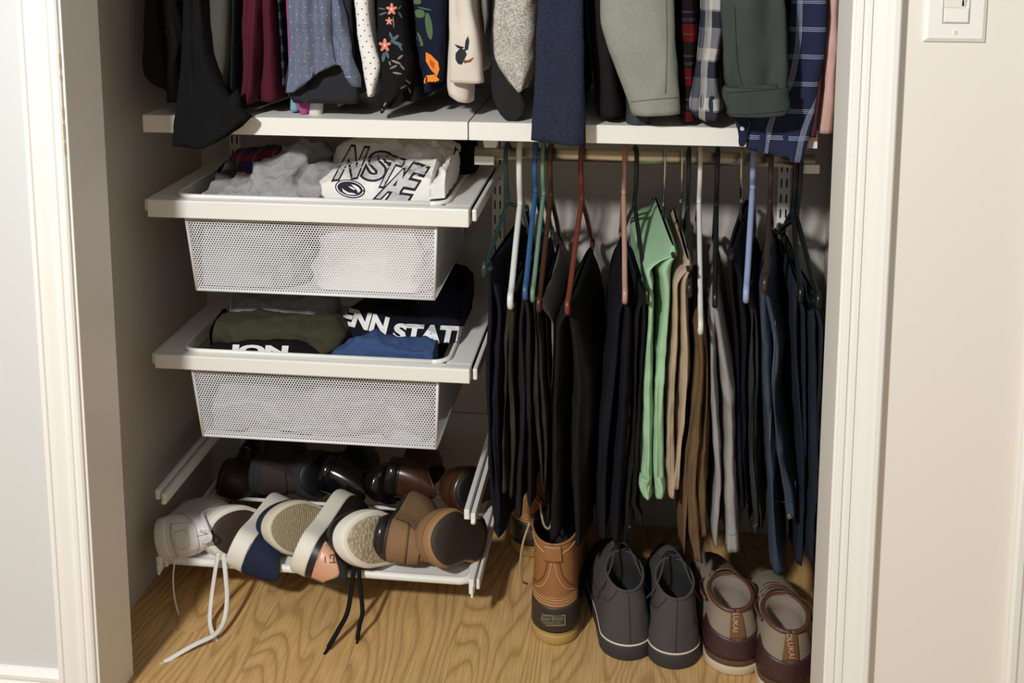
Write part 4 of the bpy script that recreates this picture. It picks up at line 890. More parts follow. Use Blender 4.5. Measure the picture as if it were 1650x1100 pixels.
outlined('E', [(666, 266), (687, 273), (654, 324), (626, 321)], t2, [oW])
decal('emblem', [ell(564, 304, 24.5, 14.5, 12, 30)], [oW], PRNV, t2, .0012, 3); decal('emblem_ring', [[p0_, p1_, q1_, q0_] for p0_, p1_, q1_, q0_ in zip(ell(564, 304, 22.5, 12.8, 12, 30), ell(564, 304, 22.5, 12.8, 12, 30)[1:], ell(564, 304, 20.8, 11.3, 12, 30)[1:], ell(564, 304, 20.8, 11.3, 12, 30))], [oW], PRW, t2, .0017, 2.5)
decal('emblem_head', [[(551, 303), (556, 307), (562, 310), (569, 311), (575, 313), (569, 314), (560, 313), (553, 309)], [(566, 297), (572, 298), (578, 302), (581, 307), (577, 311), (575, 306), (571, 302)], [(561, 300), (567, 301), (573, 305), (570, 306), (565, 303)]], [oW], PRW, t2, .0017, 2.5)
decal('registered_mark', [ell(578, 322, 1.6, 1.4, 0, 8)], [oW], PRGR, t2)
gp = 'folded sweatshirts in the lower drawer'
folded('sweatshirt', 'mid grey sweatshirt at the back left of the lower drawer', 'sweatshirt', gp, [(440, 502, .19, .10, .06, .048), (395, 496, .22, .065, .06, .046), (505, 500, .20, .06, .06, .044), (430, 486, .26, .09, .05, .04)], GF2, seed=11, clip=C2, wr=.006)
t, oN = folded('sweatshirt', 'navy sweatshirt with white block letters in the lower drawer', 'sweatshirt', gp, [(650, 530, .19, .11, .09, .050, 8), (600, 520, .19, .06, .08, .040), (720, 500, .22, .065, .085, .065), (690, 545, .14, .09, .05, .035), (735, 470, .27, .045, .06, .055)], NVF, seed=12, clip=((.088, .56), (.034, .335), (C2[2][0], ZD2+.2)), wr=.004, rim=ZD2+.008)
decal('lettering', text_px('ENN', [(556, 496), (626, 513), (620, 537), (548, 520)], .05), [oN], PRW, t, .0012, 3); decal('lettering', text_px('STATE', [(638, 522), (758, 528), (752, 556), (634, 546)], .05), [oN], PRW, t, .0012, 3)
t, o = folded('sweatshirt', 'black sweatshirt with white lettering under the olive roll', 'sweatshirt', gp, [(440, 572, .06, .10, .035, .036), (360, 574, .065, .05, .03, .03)], BKF, seed=14, clip=C2, wr=.002)
decal('lettering', text_px('ION', [(378, 556), (462, 558), (460, 574), (376, 571)], .06), [o], PRW, t, .0012, 3)
t, o = folded('sweatshirt', 'olive green sweatshirt rolled at the front of the lower drawer', 'sweatshirt', gp, [(430, 535, .105, .125, .055, .040, 2), (335, 534, .105, .045, .055, .040), (525, 541, .10, .045, .05, .038)], OLV, seed=13, clip=C2, wr=.005, wsc=26)
folded('sweatshirt', 'royal blue sweatshirt at the front right of the lower drawer', 'sweatshirt', gp, [(620, 568, .075, .085, .04, .036), (575, 572, .07, .05, .035, .028), (675, 572, .07, .055, .035, .028)], BLF, seed=15, clip=C2, wr=.007, wsc=36)
folded('sweatshirt', 'pale grey sweatshirt at the bottom of the lower drawer', 'sweatshirt', gp, [(420, 640, .14, .13, .10, .055), (600, 640, .14, .13, .10, .055), (360, 695, .07, .06, .04, .025), (520, 690, .09, .1, .05, .03), (660, 690, .09, .05, .06, .03)], cloth('pale_grey_fleece', (172, 172, 184)), seed=16, clip=C2, wr=.006)

# ------------------------------------------------------------------ shoes
def nrm(v): v = np.array(v, float); return v/np.linalg.norm(v)
class Shoe:
    """sole outline -> opening ring, lofted with a bulging profile; local axes: x across, y heel to toe, z up"""
    def __init__(s, name, label, O, y, z, group=None, cat='shoe', L=.28, W=.10, side=1, sole=.02, solez=.0, heelW=.74, toe=2.3):
        y = nrm(y); z = np.array(z, float); z = nrm(z-y*(z@y)); x = np.cross(y, z); s.R = np.stack([x, y, z], 1); s.O = np.array(O, float)
        s.L, s.W, s.side, s.h, s.hw0, s.toe = L, W, side, sole, heelW, toe; s.t = thing(name, label, cat, tuple(s.O), group); s.n = 60
    def w(s, P): return np.asarray(P, float)@s.R.T+s.O
    def outline(s, sc=1.0, z=0., th=None, zf=None):
        th = np.linspace(0, 2*np.pi, s.n, endpoint=False) if th is None else np.asarray(th)
        tt = .5-.5*np.cos(th)                              # 0 heel .. 1 toe
        base = np.interp(tt, [0, .12, .35, .68, 1], [s.hw0, s.hw0+.02, s.hw0-.04, 1.0, .92])*s.W/2
        he = np.sqrt(np.clip(1-np.clip(1-tt/.16, 0, 1)**2, 0, 1)); to = np.clip(1-np.clip((tt-.70)/.30, 0, 1)**s.toe, 0, 1)**.5
        hw = base*he*to*np.sign(np.sin(th)+1e-12); cx = s.side*.014*(tt-.4)
        X = hw*sc+cx; Y = s.L*.5+(tt-.5)*s.L*(1-(1-sc)*.45)
        ty = Y/s.L; Z = z+(.016*np.clip((ty-.72)/.28, 0, 1)**2) + (zf(ty) if zf else 0)
        return np.stack([X, Y, np.broadcast_to(Z, X.shape)], 1)
    def rings(s, R, cap0=True, cap1=True):
        n = len(R[0]); V = np.concatenate(R); F = [(i*n+k, i*n+(k+1) % n, (i+1)*n+(k+1) % n, (i+1)*n+k) for i in range(len(R)-1) for k in range(n)]
        if cap0: F.append(tuple(range(n-1, -1, -1)))
        if cap1: F.append(tuple((len(R)-1)*n+k for k in range(n)))
        return V, F
    def strip(s, sc, z, zf=None): return [s.outline(sc*k, z, zf=zf) for k in (.12, .45, .75)]
    def mk(s, name, V, F, mat, smooth=True, **k):
        V = s.w(V); o = mk(name, V, F, mat, s.t, smooth, uv=np.asarray(V)[:, :2], geo=True, **k)
        bm = bmesh.new(); bm.from_mesh(o.data); bmesh.ops.recalc_face_normals(bm, faces=bm.faces); bm.to_mesh(o.data); bm.free(); return o
    def soleslab(s, name, mat, z0, z1, sc=1.0, flare=.0, zf=None, th=None):
        d = min(.004, (z1-z0)*.3)
        return s.mk(name, *s.rings(s.strip(sc, z0, zf)+[s.outline(sc*.90, z0, zf=zf), s.outline(sc*.975, z0+.0006, zf=zf), s.outline(sc+flare, z0+d, zf=zf), s.outline(sc, z1-d, zf=zf), s.outline(sc*.985, z1, zf=zf), s.outline(sc*.9, z1, zf=zf)]), mat)
    def heelblock(s, mat, z1, tmax=.28, z0=0, sc=1.0, name='heel_block'):
        a = math.acos(1-2*tmax); th = np.linspace(-a, a, 26)
        return s.mk(name, *s.rings([s.outline(sc*.93, z0, th), s.outline(sc, z0+.002, th), s.outline(sc, z1, th)]), mat)
    def ring(s, yc, rx, ry, zh, zs, zf, pw=1.0):
        th = np.linspace(0, 2*np.pi, s.n, endpoint=False); c = np.cos(th)
        Z = np.where(c > 0, zs+(zh-zs)*np.abs(c)**1.6, zs+(zf-zs)*np.abs(c)**1.4)
        cx = s.side*.014*(.25-.4)
        s.q = np.stack([np.sign(np.sin(th))*np.abs(np.sin(th))**.9*rx+cx, yc-ry*c, Z], 1); return s.q
    def surf(s, u, zb, toeh, bul=1.03, zf=None, hb=.66):
        p = s.outline(.985, zb, zf=zf); q = s.q; th = np.linspace(0, 2*np.pi, s.n, endpoint=False); k = (.5-.5*np.cos(th))[:, None]
        c = p.copy(); c[:, :2] = (p[:, :2]*bul-(bul-1)*np.array([0, s.L/2]))*(1-.18*(1-k))+q[:, :2]*.18*(1-k)
        c[:, 2] = (p[:, 2]+(q[:, 2]-p[:, 2])*hb)*(1-k[:, 0]**2)+(p[:, 2]+toeh)*k[:, 0]**2
        u = u[:, None] if np.ndim(u) else u
        return (1-u)**2*p+2*u*(1-u)*c+u*u*q
    def upper(s, mat, zb, toeh, name='upper', bul=1.03, zf=None, rows=14, wr=.0, hb=.66, seed=0):
        s.par = (zb, toeh, bul, zf, hb); R = [s.surf(a, zb, toeh, bul, zf, hb) for a in np.linspace(0, 1, rows)]
        V, F = s.rings(R, False, False)
        if wr:
            m = np.repeat(np.linspace(0, 1, rows), s.n); d = crease(V, 55, seed, (1, 1, 1.4), 2)*wr*np.sin(m*np.pi)
            c = V.mean(0); N = V-np.array([0, 1, 0])*(V[:, 1:2])-np.array([c[0], 0, c[2]*.6]); N[:, 1] = 0; N /= np.linalg.norm(N, axis=1)[:, None]+1e-9; V = V+N*d[:, None]
        return s.mk(name, V, F, mat)
    def lining(s, mat, depth=.05, name='lining', inset=.9):
        c = s.q.mean(0); R = [s.q, c+(s.q-c)*np.array([inset, inset+.03, 1])+np.array([0, 0, .001]), c+(s.q-c)*np.array([inset-.06, inset-.02, .9])-np.array([0, 0, .02]), c+(s.q-c)*np.array([.72, .85, .4])-np.array([0, 0, depth])]
        return s.mk(name, *s.rings(R, False, True), mat)
    def collar(s, mat, r=.003, name='collar', dz=0):
        Q = s.w(s.q+np.array([0, 0, dz])); P = np.vstack([Q, Q[:1]]); return G().tube(P, r, 8).mk(name, mat, s.t, smooth=True)
    def patch(s, name, mat, a0, a1, u0, u1, off=.0014, n=22, rows=8, uf=None, label=None):
        """overlay panel on the upper, angles from the heel in degrees, u from sole (0) to opening (1)"""
        zb, toeh, bul, zf, hb = s.par; ths = np.radians(np.linspace(a0, a1, n)); idx = (ths % (2*np.pi))/(2*np.pi)*s.n; V = []
        U = np.linspace(0, 1, rows)
        for u in U:
            for j, ii in enumerate(idx):
                uu = u0+(u1-u0)*u if uf is None else u0+(uf(j/(n-1))-u0)*u
                S = s.surf(uu, zb, toeh, bul, zf, hb); i0 = int(ii) % s.n; f = ii-int(ii); V.append(S[i0]*(1-f)+S[(i0+1) % s.n]*f)
        V = np.array(V).reshape(rows, n, 3); du = np.gradient(V, axis=1); dv = np.gradient(V, axis=0); N = np.cross(du, dv); N /= np.linalg.norm(N, axis=-1)[..., None]+1e-12
        cen = s.surf(.5, zb, toeh, bul, zf, hb).mean(0); sg = np.sign(((V-cen)*N).sum()); N = N*sg
        A = (V+N*off).reshape(-1, 3); B = (V-N*.001).reshape(-1, 3); m = rows*n
        F = [(i*n+k, i*n+k+1, (i+1)*n+k+1, (i+1)*n+k) for i in range(rows-1) for k in range(n-1)]
        bd = list(range(n))+[i*n+n-1 for i in range(1, rows)]+[(rows-1)*n+k for k in range(n-2, -1, -1)]+[i*n for i in range(rows-2, 0, -1)]
        F += [(bd[i], bd[(i+1) % len(bd)], bd[(i+1) % len(bd)]+m, bd[i]+m) for i in range(len(bd))]
        return s.mk(name, np.concatenate([A, B]), F, mat, label=label)
    def seam(s, pts, mat, r=.0007, name='stitching'):
        """line on the upper: (angle, u) points"""
        zb, toeh, bul, zf, hb = s.par; P = []; pts = catmull(np.array(pts, float), 5)
        for a, u in pts:
            ii = (math.radians(a) % (2*np.pi))/(2*np.pi)*s.n; S = s.surf(u, zb, toeh, bul, zf, hb); i0 = int(ii) % s.n; f = ii-int(ii); p = S[i0]*(1-f)+S[(i0+1) % s.n]*f
            c = np.array([p[0]*0, min(max(p[1], .04), s.L*.6), p[2]*.8]); P.append(p+nrm(p-c)*.0012)
        return G().tube(s.w(P), r, 6).mk(name, mat, s.t, smooth=True)
    def laces(s, mat, n=4, y0=.02, dy=.016, r=.002, wd=.022, z=.006, name='lace'):
        f = s.q[np.argmax(s.q[:, 1])]
        for i in range(n):
            y = f[1]+y0-.0+i*dy-.02; zz = f[2]+z-i*dy*.42
            P = [(f[0]-wd, y, zz-.010), (f[0]-wd*.5, y+.004, zz+.001), (f[0], y+.005, zz+.004), (f[0]+wd*.5, y+.004, zz+.001), (f[0]+wd, y, zz-.010)]
            G().tube(s.w(P), r, 6, 3).mk(name, mat, s.t, smooth=True)
def pxlace(t, pts, mat, r=.002, flat=.45, name='lace', tip=None):
    """hanging lace through (px, py, depth Y or None for lying on the floor) points"""
    P = [at(a, b, y) if y is not None else onz(a, b, .0025) for a, b, y in pts]
    G().tube(P, r, 8, 6, flat=flat).mk(name, mat, t, smooth=True)
    if tip: G().tube([P[-1]+(P[-1]-P[-2])*.0, P[-1]+nrm(P[-1]-P[-2])*.014], r*.6, 8).mk('lace_tip', tip, t, smooth=True)

WLEA = plain('white_leather', (224, 218, 214), .45, bs=300, bst=.1); WRUB = plain('white_rubber', (226, 222, 208), .6, bs=200, bst=.06); CRUB = plain('cream_rubber', (206, 198, 176), .65, bs=200, bst=.1)
GUM = plain('dark_gum_rubber', (62, 44, 36), .6, bs=260, bst=.4); NCAN = cloth('navy_canvas', (34, 42, 66), weave=600); BLEA = plain('black_leather', (26, 24, 23), .42, bs=350, bst=.12)
ROSE = plain('rose_gold_patch', (214, 164, 132), .38, .15); BSUE = plain('tan_suede', (132, 102, 70), .9, bs=400, bst=.2, var=.12, vs=40); DBR = plain('dark_brown_rubber', (48, 39, 31), .6, bs=160, bst=.2); TANW = plain('tan_welt', (150, 112, 72), .6)
POLB = plain('polished_black_leather', (16, 15, 16), .16, spec=.6); POLBR = plain('polished_brown_leather', (66, 40, 28), .25, bs=300, bst=.05); STK = plain('stacked_heel_black', (34, 29, 27), .22); BRLEA = plain('brown_leather', (52, 34, 27), .5, bs=300, bst=.1)
SLB = plain('slate_suede', (38, 38, 41), .95, bs=400, bst=.2); INK = plain('dark_lining', (24, 22, 22), .9); DKBRN = plain('dark_brown_suede', (44, 35, 31), .85, bs=400, bst=.2)
def ribs(name, base, dark, sx, sy, ang=0, wavy=False):
    t = NT(name); v = t.map(t.coord('Object'), (1, 1, 1), rot=(0, 0, ang)); w_ = t.n('TexWave'); t.L(v, w_.inputs[0]); w_.inputs['Scale'].default_value = sx; w_.inputs['Distortion'].default_value = 1.5 if wavy else 0
    w_.inputs['Detail Scale'].default_value = 2
    t.bump(w_.outputs['Fac'], .9, .002); return t.fin(t.mix(w_.outputs['Fac'], lin(dark), lin(base)), .7)
RIBT = ribs('ribbed_cream_tread', (196, 180, 146), (140, 124, 96), 120, 1, 0, True)
def diamond():
    t = NT('diamond_tread'); a = t.n('TexVoronoi'); t.L(t.map(t.coord('Object'), (1, 1, 1)), a.inputs[0]); a.inputs['Scale'].default_value = 150; t.bump(a.outputs['Distance'], 1, .002)
    return t.fin(t.mix(a.outputs['Distance'], lin((196, 184, 152)), lin((150, 138, 110))), .7)
DIA = diamond()
gf, gb = 'shoes in the front row of the rack', 'shoes in the back row of the rack'
def lying(name, label, px, py, Y, z, y=(0, 1, .02), group=gf, **k):
    s = Shoe(name, label, (0, 0, 0), y, z, group, **k); s.O = np.array(at(px, py, Y)); s.t.location = tuple(s.O); WO[s.t.name] = s.O; return s
def soleup(name, label, px, py, Y, A, Nn, group=gf, **k):
    A = nrm(A); s = Shoe(name, label, (0, 0, 0), -A, -np.array(Nn, float), group, **k)
    s.O = np.array(at(px, py, Y))+A*s.L*.86; s.t.location = tuple(s.O); WO[s.t.name] = s.O; return s
def low_upper(s, mat, h=.062, lin_=INK, toeh=.045, zb=None, zf=None, wr=.0015, yc=.27, ry=.24, zfr=None):
    zb = s.h if zb is None else zb
    s.ring(s.L*yc, s.W*.30, s.L*ry, zb+h+.012, zb+h-.014, zfr or zb+h+.012); s.upper(mat, zb, toeh, zf=zf, wr=wr); s.lining(lin_, h*.75)
def tread(s, mat, sc=.84, z=-.0016, label=None):
    s.mk('tread', *s.rings(s.strip(sc, z)+[s.outline(sc*.985, z), s.outline(sc, z+.0008), s.outline(sc, .004)]), mat, label=label)
AX = (.50, .66, -.50); NX = (.74, -.44, .22)
# front row, left to right
s = lying('sneaker', 'white leather sneaker lying heel first at the left end of the rack', 250, 884, -.012, (.93, -.12, .32), (.03, 1, -.24), L=.22, W=.105, sole=.022, heelW=.84)
s.soleslab('sole', WRUB, 0, .024); low_upper(s, WLEA, .075, INK, .05); s.collar(WLEA, .0045)
LS = plain('white_seam', (176, 170, 166), .7); s.patch('heel_counter', WLEA, -26, 26, .12, .62, .0012); s.seam([(-60, .12), (-40, .45), (-22, .66), (22, .66), (40, .45), (60, .12)], LS); s.seam([(-12, .2), (-12, .45), (12, .45), (12, .2), (-12, .2)], LS); s.seam([(0, .66), (0, 1)], LS)
G().tube([s.w([(-.012, .0, .098)])[0], s.w([(-.006, -.008, .118)])[0], s.w([(.006, -.008, .118)])[0], s.w([(.012, .0, .098)])[0]], .0025, 8, 4).mk('pull_loop', WLEA, s.t, smooth=True)
WLAC = cloth('white_lace', (222, 218, 208)); BLAC = cloth('black_lace', (30, 26, 26))
pxlace(s.t, [(282, 900, -.012), (279, 930, -.018), (281, 960, -.022), (288, 990, -.03), (296, 1006, -.035)], WLAC, .0028)
s = soleup('sneaker', 'white sneaker showing its dark brown gum sole', 364, 850, .03, AX, NX, L=.22, W=.102, sole=.026, heelW=.8)
s.soleslab('sole', WRUB, 0, .026); tread(s, GUM, .84, label='dark brown gum tread'); low_upper(s, WLEA, .06, INK)
pxlace(s.t, [(352, 890, -.012), (348, 912, -.022), (341, 960, -.035), (338, 1000, -.06), (344, 1024, -.09), (352, 1040, -.1), (359, 1057, -.115)], WLAC, .0044, .35, tip=WLAC)
pxlace(s.t, [(360, 892, -.012), (364, 930, -.03), (366, 965, -.045), (361, 1000, -.07), (346, 1022, -.1), (310, 1040, -.13), (264, 1067, -.165)], WLAC, .0044, .35, tip=WLAC)
pxlace(s.t, [(338, 984, -.03), (330, 997, -.03), (312, 1004, -.03)], WLAC, .002)
s = lying('sneaker', 'navy canvas slip-on with thick white sole lying heel first', 364, 896, -.02, (.93, -.02, -.34), (.10, 1, .0), L=.22, W=.100, sole=.03, heelW=.80)
s.soleslab('sole', WRUB, 0, .036); low_upper(s, NCAN, .065, INK); s.seam([(-30, .04), (0, .05), (30, .04)], LS)
s = soleup('sneaker', 'navy canvas slip-on showing its ribbed cream sole', 462, 842, .03, AX, NX, L=.22, W=.102, sole=.022, heelW=.8)
s.soleslab('sole', CRUB, 0, .022); tread(s, RIBT, .88, label='ribbed cream tread'); low_upper(s, NCAN, .06, INK)
s = lying('sneaker', 'black leather sneaker with white sole and rose gold heel patch', 468, 905, -.04, (.92, -.05, -.30), (.14, 1, .06), L=.23, W=.106, sole=.03, heelW=.82)
s.soleslab('sole', WRUB, 0, .032); low_upper(s, BLEA, .068, INK)
pt = s.patch('heel_patch', ROSE, -46, 16, .16, .72, .0018, uf=lambda j: .46+.30*math.sin(j*math.pi)**2, label='rose gold heel patch')
decal('patch_letter', [[(523, 896), (525, 896), (525, 906), (523, 906)], [(531, 905), (545, 905), (545, 907), (531, 907)], [(537, 892), (539, 892), (539, 905), (537, 905)], [(531, 893), (545, 893), (545, 895), (531, 895)], [(531, 895), (533, 895), (533, 900), (531, 900)], [(543, 895), (545, 895), (545, 900), (543, 900)]], [pt], plain('patch_print', (96, 62, 44), .6), s.t, .0006, 3)
s.seam([(-50, .1), (-30, .5), (-26, 1)], plain('black_seam', (52, 48, 46), .7))
s = soleup('sneaker', 'black sneaker showing its cream diamond patterned sole', 582, 860, -.02, AX, NX, L=.22, W=.104, sole=.028, heelW=.8)
s.soleslab('sole', WRUB, 0, .028); tread(s, DIA, .82, label='cream diamond tread'); low_upper(s, BLEA, .06, INK)
pxlace(s.t, [(572, 905, -.012), (568, 935, -.03), (560, 985, -.05), (545, 1015, -.075), (529, 1043, -.1)], BLAC, .0046, .4, tip=BLAC)
pxlace(s.t, [(577, 905, -.012), (580, 940, -.03), (584, 985, -.05), (579, 1008, -.06), (576, 1030, -.07)], BLAC, .0042, .4, tip=BLAC)
s = lying('shoe', 'tan suede shoe with stacked heel lying heel first', 600, 880, -.005, (.97, -.04, -.10), (.04, 1, -.10), L=.22, W=.096, sole=.026, heelW=.86)
s.heelblock(STK, .020, .3); s.soleslab('sole', DBR, .018, .026); low_upper(s, BSUE, .07, INK); s.patch('heel_strap', BSUE, -40, 40, .44, .72, .003); s.patch('heel_counter', BSUE, -46, 46, .02, .40, .002); s.collar(BSUE, .003)
for a in (.4, .44, .72): s.seam([(-44, a), (0, a+.01), (44, a)], plain('tan_seam', (92, 70, 48), .8))
s = soleup('shoe', 'tan suede shoe showing its dark brown sole at the right end', 716, 860, -.01, AX, NX, L=.15, W=.106, sole=.018, heelW=.78)
s.soleslab('sole', TANW, .002, .020); tread(s, DBR, .90, label='dark brown tread'); low_upper(s, BSUE, .06, INK)
# back row, left to right
YB2 = .20
s = soleup('shoe', 'dark brown shoe with black strap at the left of the back row', 352, 772, .24, (.3, .6, -.3), (-.7, -.55, .35), gb, L=.16, W=.085, sole=.014)
s.soleslab('sole', BRLEA, 0, .014); low_upper(s, BRLEA, .05, INK, yc=.3, ry=.22)
s = lying('boot', 'black shoe standing at the left of the back row', 385, 790, .26, (.25, -.2, .95), (.1, 1, .05), gb, cat='shoe', L=.13, W=.08, sole=.015)
s.soleslab('sole', BLACKP, 0, .015); low_upper(s, BLEA, .075, INK, .05); s.collar(BLEA, .004)
G().tube([s.w([(-.010, .0, .09)])[0], s.w([(-.006, -.01, .112)])[0], s.w([(.006, -.01, .112)])[0], s.w([(.010, .0, .09)])[0]], .0025, 8, 4).mk('pull_loop', BLEA, s.t, smooth=True)
s = lying('shoe', 'slate suede shoe with brown heel lying heel first in the back row', 400, 782, YB2, (.97, -.05, -.05), (.02, 1, .18), gb, L=.17, W=.094, sole=.02, heelW=.86)
s.heelblock(SLB, .014, .3); s.soleslab('sole', SLB, .010, .024); low_upper(s, DKBRN, .072, INK); s.patch('heel_counter', DKBRN, -40, 40, .02, .7, .0014)
s = soleup('boot', 'dark grey boot showing its sole in the back row', 500, 762, YB2+.02, (.45, .7, -.3), NX, gb, cat='boot', L=.17, W=.10, sole=.02)
s.soleslab('sole', SLB, 0, .02); tread(s, BLACKP, .86); low_upper(s, SLB, .06, INK)
s = lying('dress_shoe', 'polished black dress shoe lying heel first in the back row', 510, 778, YB2-.01, (.97, -.02, -.22), (.16, 1, .12), gb, L=.17, W=.084, sole=.022, heelW=.86)
s.heelblock(POLB, .022, .3); s.soleslab('sole', POLB, .020, .027); low_upper(s, POLB, .072, INK, wr=0); s.seam([(-40, .6), (0, .62), (40, .6)], BLACKP)
s = soleup('dress_shoe', 'black dress shoe showing its sole beside the brown heel', 622, 776, YB2, (.45, .7, -.3), NX, gb, L=.17, W=.084, sole=.012)
s.soleslab('sole', POLB, 0, .012); low_upper(s, POLB, .06, INK, wr=0)
s = lying('dress_shoe', 'polished brown dress shoe with black stacked heel in the back row', 618, 784, YB2-.02, (.97, -.02, -.12), (.05, 1, .12), gb, L=.17, W=.088, sole=.026, heelW=.88)
s.heelblock(STK, .024, .3); s.soleslab('sole', STK, .022, .028); low_upper(s, POLBR, .068, INK, wr=0); s.collar(BRLEA, .0025); s.seam([(-34, .5), (0, .52), (34, .5)], BRLEA)
s = soleup('dress_shoe', 'brown dress shoe showing its black sole at the right of the back row', 752, 786, YB2-.02, (.42, .72, -.3), NX, gb, L=.13, W=.092, sole=.016)
s.soleslab('sole', POLBR, .0015, .016); tread(s, plain('black_sole', (20, 19, 19), .5), .92, label='black sole'); low_upper(s, POLBR, .06, INK, wr=0)

# shoes on the floor
gfl = 'boots and shoes standing on the floor'
TANL = plain('tan_oiled_leather', (146, 100, 58), .5, bs=220, bst=.12, var=.12, vs=18); RUBB = plain('dark_brown_rubber_shell', (50, 42, 38), .5); GUMY = plain('yellow_gum_rubber', (176, 146, 84), .6, bs=150, bst=.1)
RAW = cloth('rawhide_lace', (176, 148, 106)); STI = plain('cream_boot_stitch', (206, 168, 124), .8)
def duck(name, label, px, py, yaw, full=True):
    y = (math.sin(yaw), math.cos(yaw), 0); s = Shoe(name, label, onz(px, py, 0), y, (0, 0, 1), gfl, 'boot', L=.30, W=.108, sole=.022, heelW=.80, side=-1)
    s.soleslab('sole', GUMY, 0, .020, 1.0, .012); s.soleslab('rand', GUMY, .019, .028, 1.0)
    s.ring(.068, .045, .062, .196, .208, .205); s.upper(TANL, .026, .06, 'leather_upper', bul=1.0, hb=.55, wr=.004, seed=3)
    s.patch('rubber_shell', RUBB, -180, 180, .0, .27, .0022, n=90, rows=10)
    s.lining(INK, .12, inset=.93)
    zs = [.295, .325, .355]
    for u in zs: s.seam([(-42, u), (-20, u-.004), (0, u-.006), (20, u-.004), (42, u)], STI, .0006)
    s.patch('stitched_band', TANL, -44, 44, .262, .385, .0012)
    for sg in (-1, 1):
        s.seam([(sg*2, .78), (sg*8, .60), (sg*20, .47), (sg*36, .41)], STI, .0008); s.seam([(sg*9, .85), (sg*14, .64), (sg*26, .50), (sg*42, .44)], plain('boot_fold', (120, 76, 40), .6), .0014)
    s.patch('pull_tab', TANL, -15, 15, .80, .985, .005); s.seam([(-70, .93), (-30, .90), (0, .86), (30, .90), (70, .93)], STI, .0008); s.collar(TANL, .0022)
    lp = s.patch('label_patch', plain('boot_label', (66, 58, 46), .7), -18, 18, .065, .19, .0034)
    return s, lp
s, lp = duck('duck_boot', 'tan leather duck boot with dark rubber foot and label at the heel', 887, 1040, .04)
LTX = plain('label_print', (142, 128, 96), .8)
q = [(871, 993), (907, 992), (908, 1007), (872, 1008)]
decal('label_border', [[(868, 991), (911, 990), (911, 991.6), (868, 992.6)], [(868, 1007), (911, 1006), (911, 1007.6), (868, 1008.6)], [(868, 991), (869.6, 991), (869.6, 1008), (868, 1008)], [(909.4, 990), (911, 990), (911, 1007), (909.4, 1007)]], [lp], LTX, s.t, .0008, 3)
decal('lettering', text_px('Bean Boots', [(872, 993.5), (907, 992.5), (907, 999), (872, 1000)]), [lp], LTX, s.t, .0008, 3)
decal('lettering', text_px('MAINE USA', [(876, 1001.5), (904, 1000.5), (904, 1004.5), (876, 1005.5)]), [lp], LTX, s.t, .0008, 3)
G().tube([s.w([p])[0] for p in ((-.046, .05, .21), (-.058, .045, .17), (-.064, .05, .12), (-.062, .06, .085), (-.055, .075, .07))], .0022, 8, 5).mk('lace', RAW, s.t, smooth=True)
G().tube([s.w([p])[0] for p in ((-.030, .07, .24), (-.022, .06, .205), (-.012, .058, .196), (-.008, .066, .205), (-.012, .08, .24))], .0022, 8, 5).mk('lace', RAW, s.t, smooth=True)
s, lp = duck('duck_boot', 'second tan duck boot standing in shadow behind the first', 850, 898, -.0)
CHS = plain('dark_grey_suede', (70, 66, 64), .95, bs=420, bst=.25, var=.14, vs=26); CHM = plain('dark_grey_midsole', (54, 51, 51), .75, bs=200, bst=.1); CREAM = plain('cream_welt', (214, 202, 184), .6); DLAC = cloth('dark_grey_lace', (70, 67, 66))
def chukka(label, px, py, yaw, lean):
    y = (math.sin(yaw), math.cos(yaw), 0); s = Shoe('chukka_boot', label, onz(px, py, 0), y, (0, 0, 1), gfl, 'boot', L=.285, W=.097, sole=.030, heelW=.97, side=lean)
    s.soleslab('sole', CHM, 0, .029, 1.0, .01); s.soleslab('welt', CREAM, .0285, .0322, 1.003); s.ring(.060, .034, .046, .128, .138, .150); s.upper(CHS, .030, .055, bul=.99, hb=.5, wr=.005, seed=5+lean); s.lining(INK, .08, inset=.90)
    s.collar(CHS, .0025); s.seam([(0, .06), (0, .5), (0, .95)], plain('suede_seam', (52, 49, 48), .9), .0007)
    s.seam([(-28, .96), (-40, .7), (-70, .5), (-110, .3)], plain('suede_seam', (52, 49, 48), .9), .0009)
    f = s.q[np.argmax(s.q[:, 1])]
    for k_, (dx, dz) in enumerate(((-.026, .012), (.024, .014))):
        G().tube(s.w([(f[0], f[1], f[2]), (f[0]+dx*.5, f[1]-.02, f[2]+.012+dz*.3), (f[0]+dx, f[1]-.05, f[2]-.002), (f[0]+dx*1.5, f[1]-.055, f[2]-.03), (f[0]+dx*2.2, f[1]-.03, f[2]-.07)]), .0017, 6, 4).mk('lace', DLAC, s.t, smooth=True)
    s.laces(DLAC, 3, .03, .016, .0018, .02, .004)
    return s
chukka('dark grey suede chukka boot, left one of the pair', 1010, 1066, -.16, -1)
chukka('dark grey suede chukka boot, right one of the pair', 1093, 1080, -.10, 1)
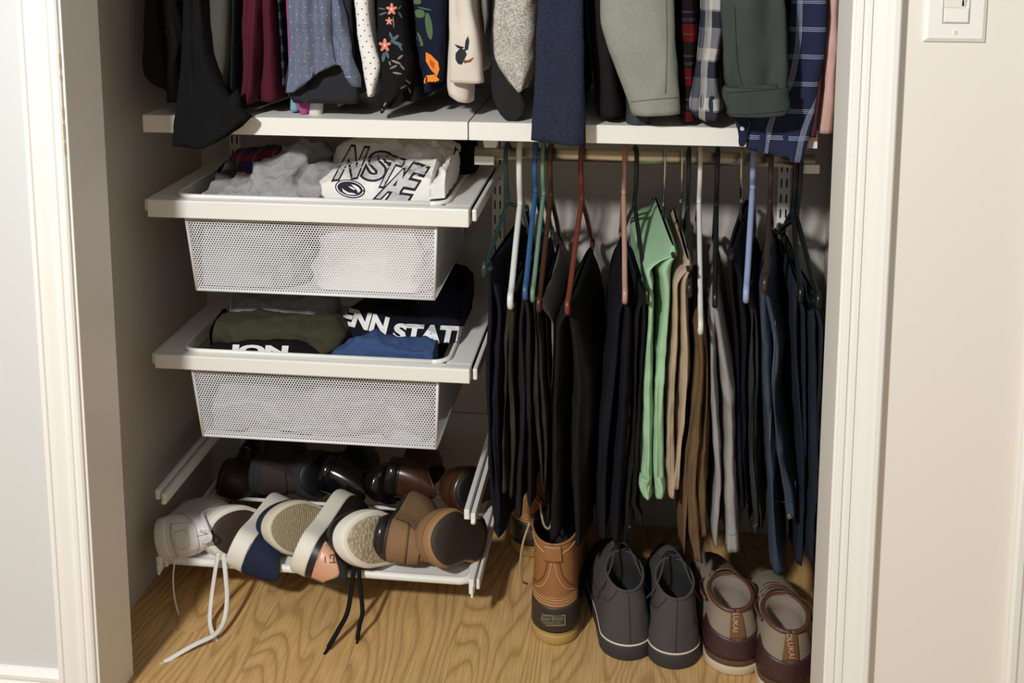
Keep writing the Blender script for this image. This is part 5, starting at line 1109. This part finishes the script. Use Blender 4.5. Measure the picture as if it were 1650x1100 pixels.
GSU = plain('greige_suede', (138, 126, 106), .95, bs=420, bst=.25, var=.12, vs=24); FLE = plain('shaded_cream_fleece_lining', (132, 118, 106), 1, bs=240, bst=1.0); BIND = plain('brown_leather_binding', (90, 58, 44), .45, bs=200, bst=.1); CNT = plain('oxblood_brown_leather', (62, 38, 36), .45, bs=160, bst=.08); MIDB = plain('brown_midsole', (92, 66, 52), .6); OUTC = plain('cream_outsole', (196, 178, 150), .7, bs=200, bst=.1); STRIP = plain('brown_heel_strip', (112, 76, 50), .45)  # fleece colour lowered to carry the shade inside the moccasins
def moc(label, px, py, yaw, lean, tq, skip=False):
    y = (math.sin(yaw), math.cos(yaw), 0); s = Shoe('moccasin', label, onz(px, py, 0), y, (0, 0, 1), gfl, 'shoe', L=.28, W=.101, sole=.032, heelW=.97, side=lean)
    s.soleslab('outsole', OUTC, 0, .017, 1.0, .01); s.soleslab('midsole', MIDB, .0165, .032, .995); s.ring(.066, .038, .048, .114, .120, .122); s.upper(GSU, .030, .055, bul=1.0, hb=.55, wr=.002, seed=9)
    s.lining(FLE, .05, inset=.84); s.collar(BIND, .0042, 'binding')
    s.patch('heel_counter', CNT, -62, 62, .0, .46, .0018, n=40, uf=lambda j: .40+.14*abs(j-.5)*2)
    st = s.patch('heel_strip', STRIP, -11, 11, .44, 1.0, .0028, rows=12)
    s.seam([(-60, .12), (0, .10), (60, .12)], MIDB, .0009)
    s.laces(BIND, 3, .022, .02, .0026, .03, .004)
    G().tube(s.w([(-.044, .06, .108), (-.05, .085, .114), (-.044, .11, .112), (-.02, .135, .106)]), .0028, 8, 4).mk('side_lace', BIND, s.t, smooth=True)
    G().tube(s.w([(.044, .06, .108), (.05, .085, .114), (.044, .11, .112), (.02, .135, .106)]), .0028, 8, 4).mk('side_lace', BIND, s.t, smooth=True)
    decal('lettering', [p for p in text_px('OLUKAI', tq)], [st], plain('stamped_print', (196, 172, 136), .7), s.t, .0008, 2.5)
    return s
moc('greige suede moccasin with brown heel strip standing left of the cropped one', 1184, 1090, -.12, -1, [(1190, 978), (1189, 1018), (1181, 1018), (1182, 978)])
moc('greige suede moccasin half hidden by the right door jamb', 1277, 1128, -.10, 1, [(1276, 1020), (1281, 1060), (1272, 1060), (1267, 1020)])
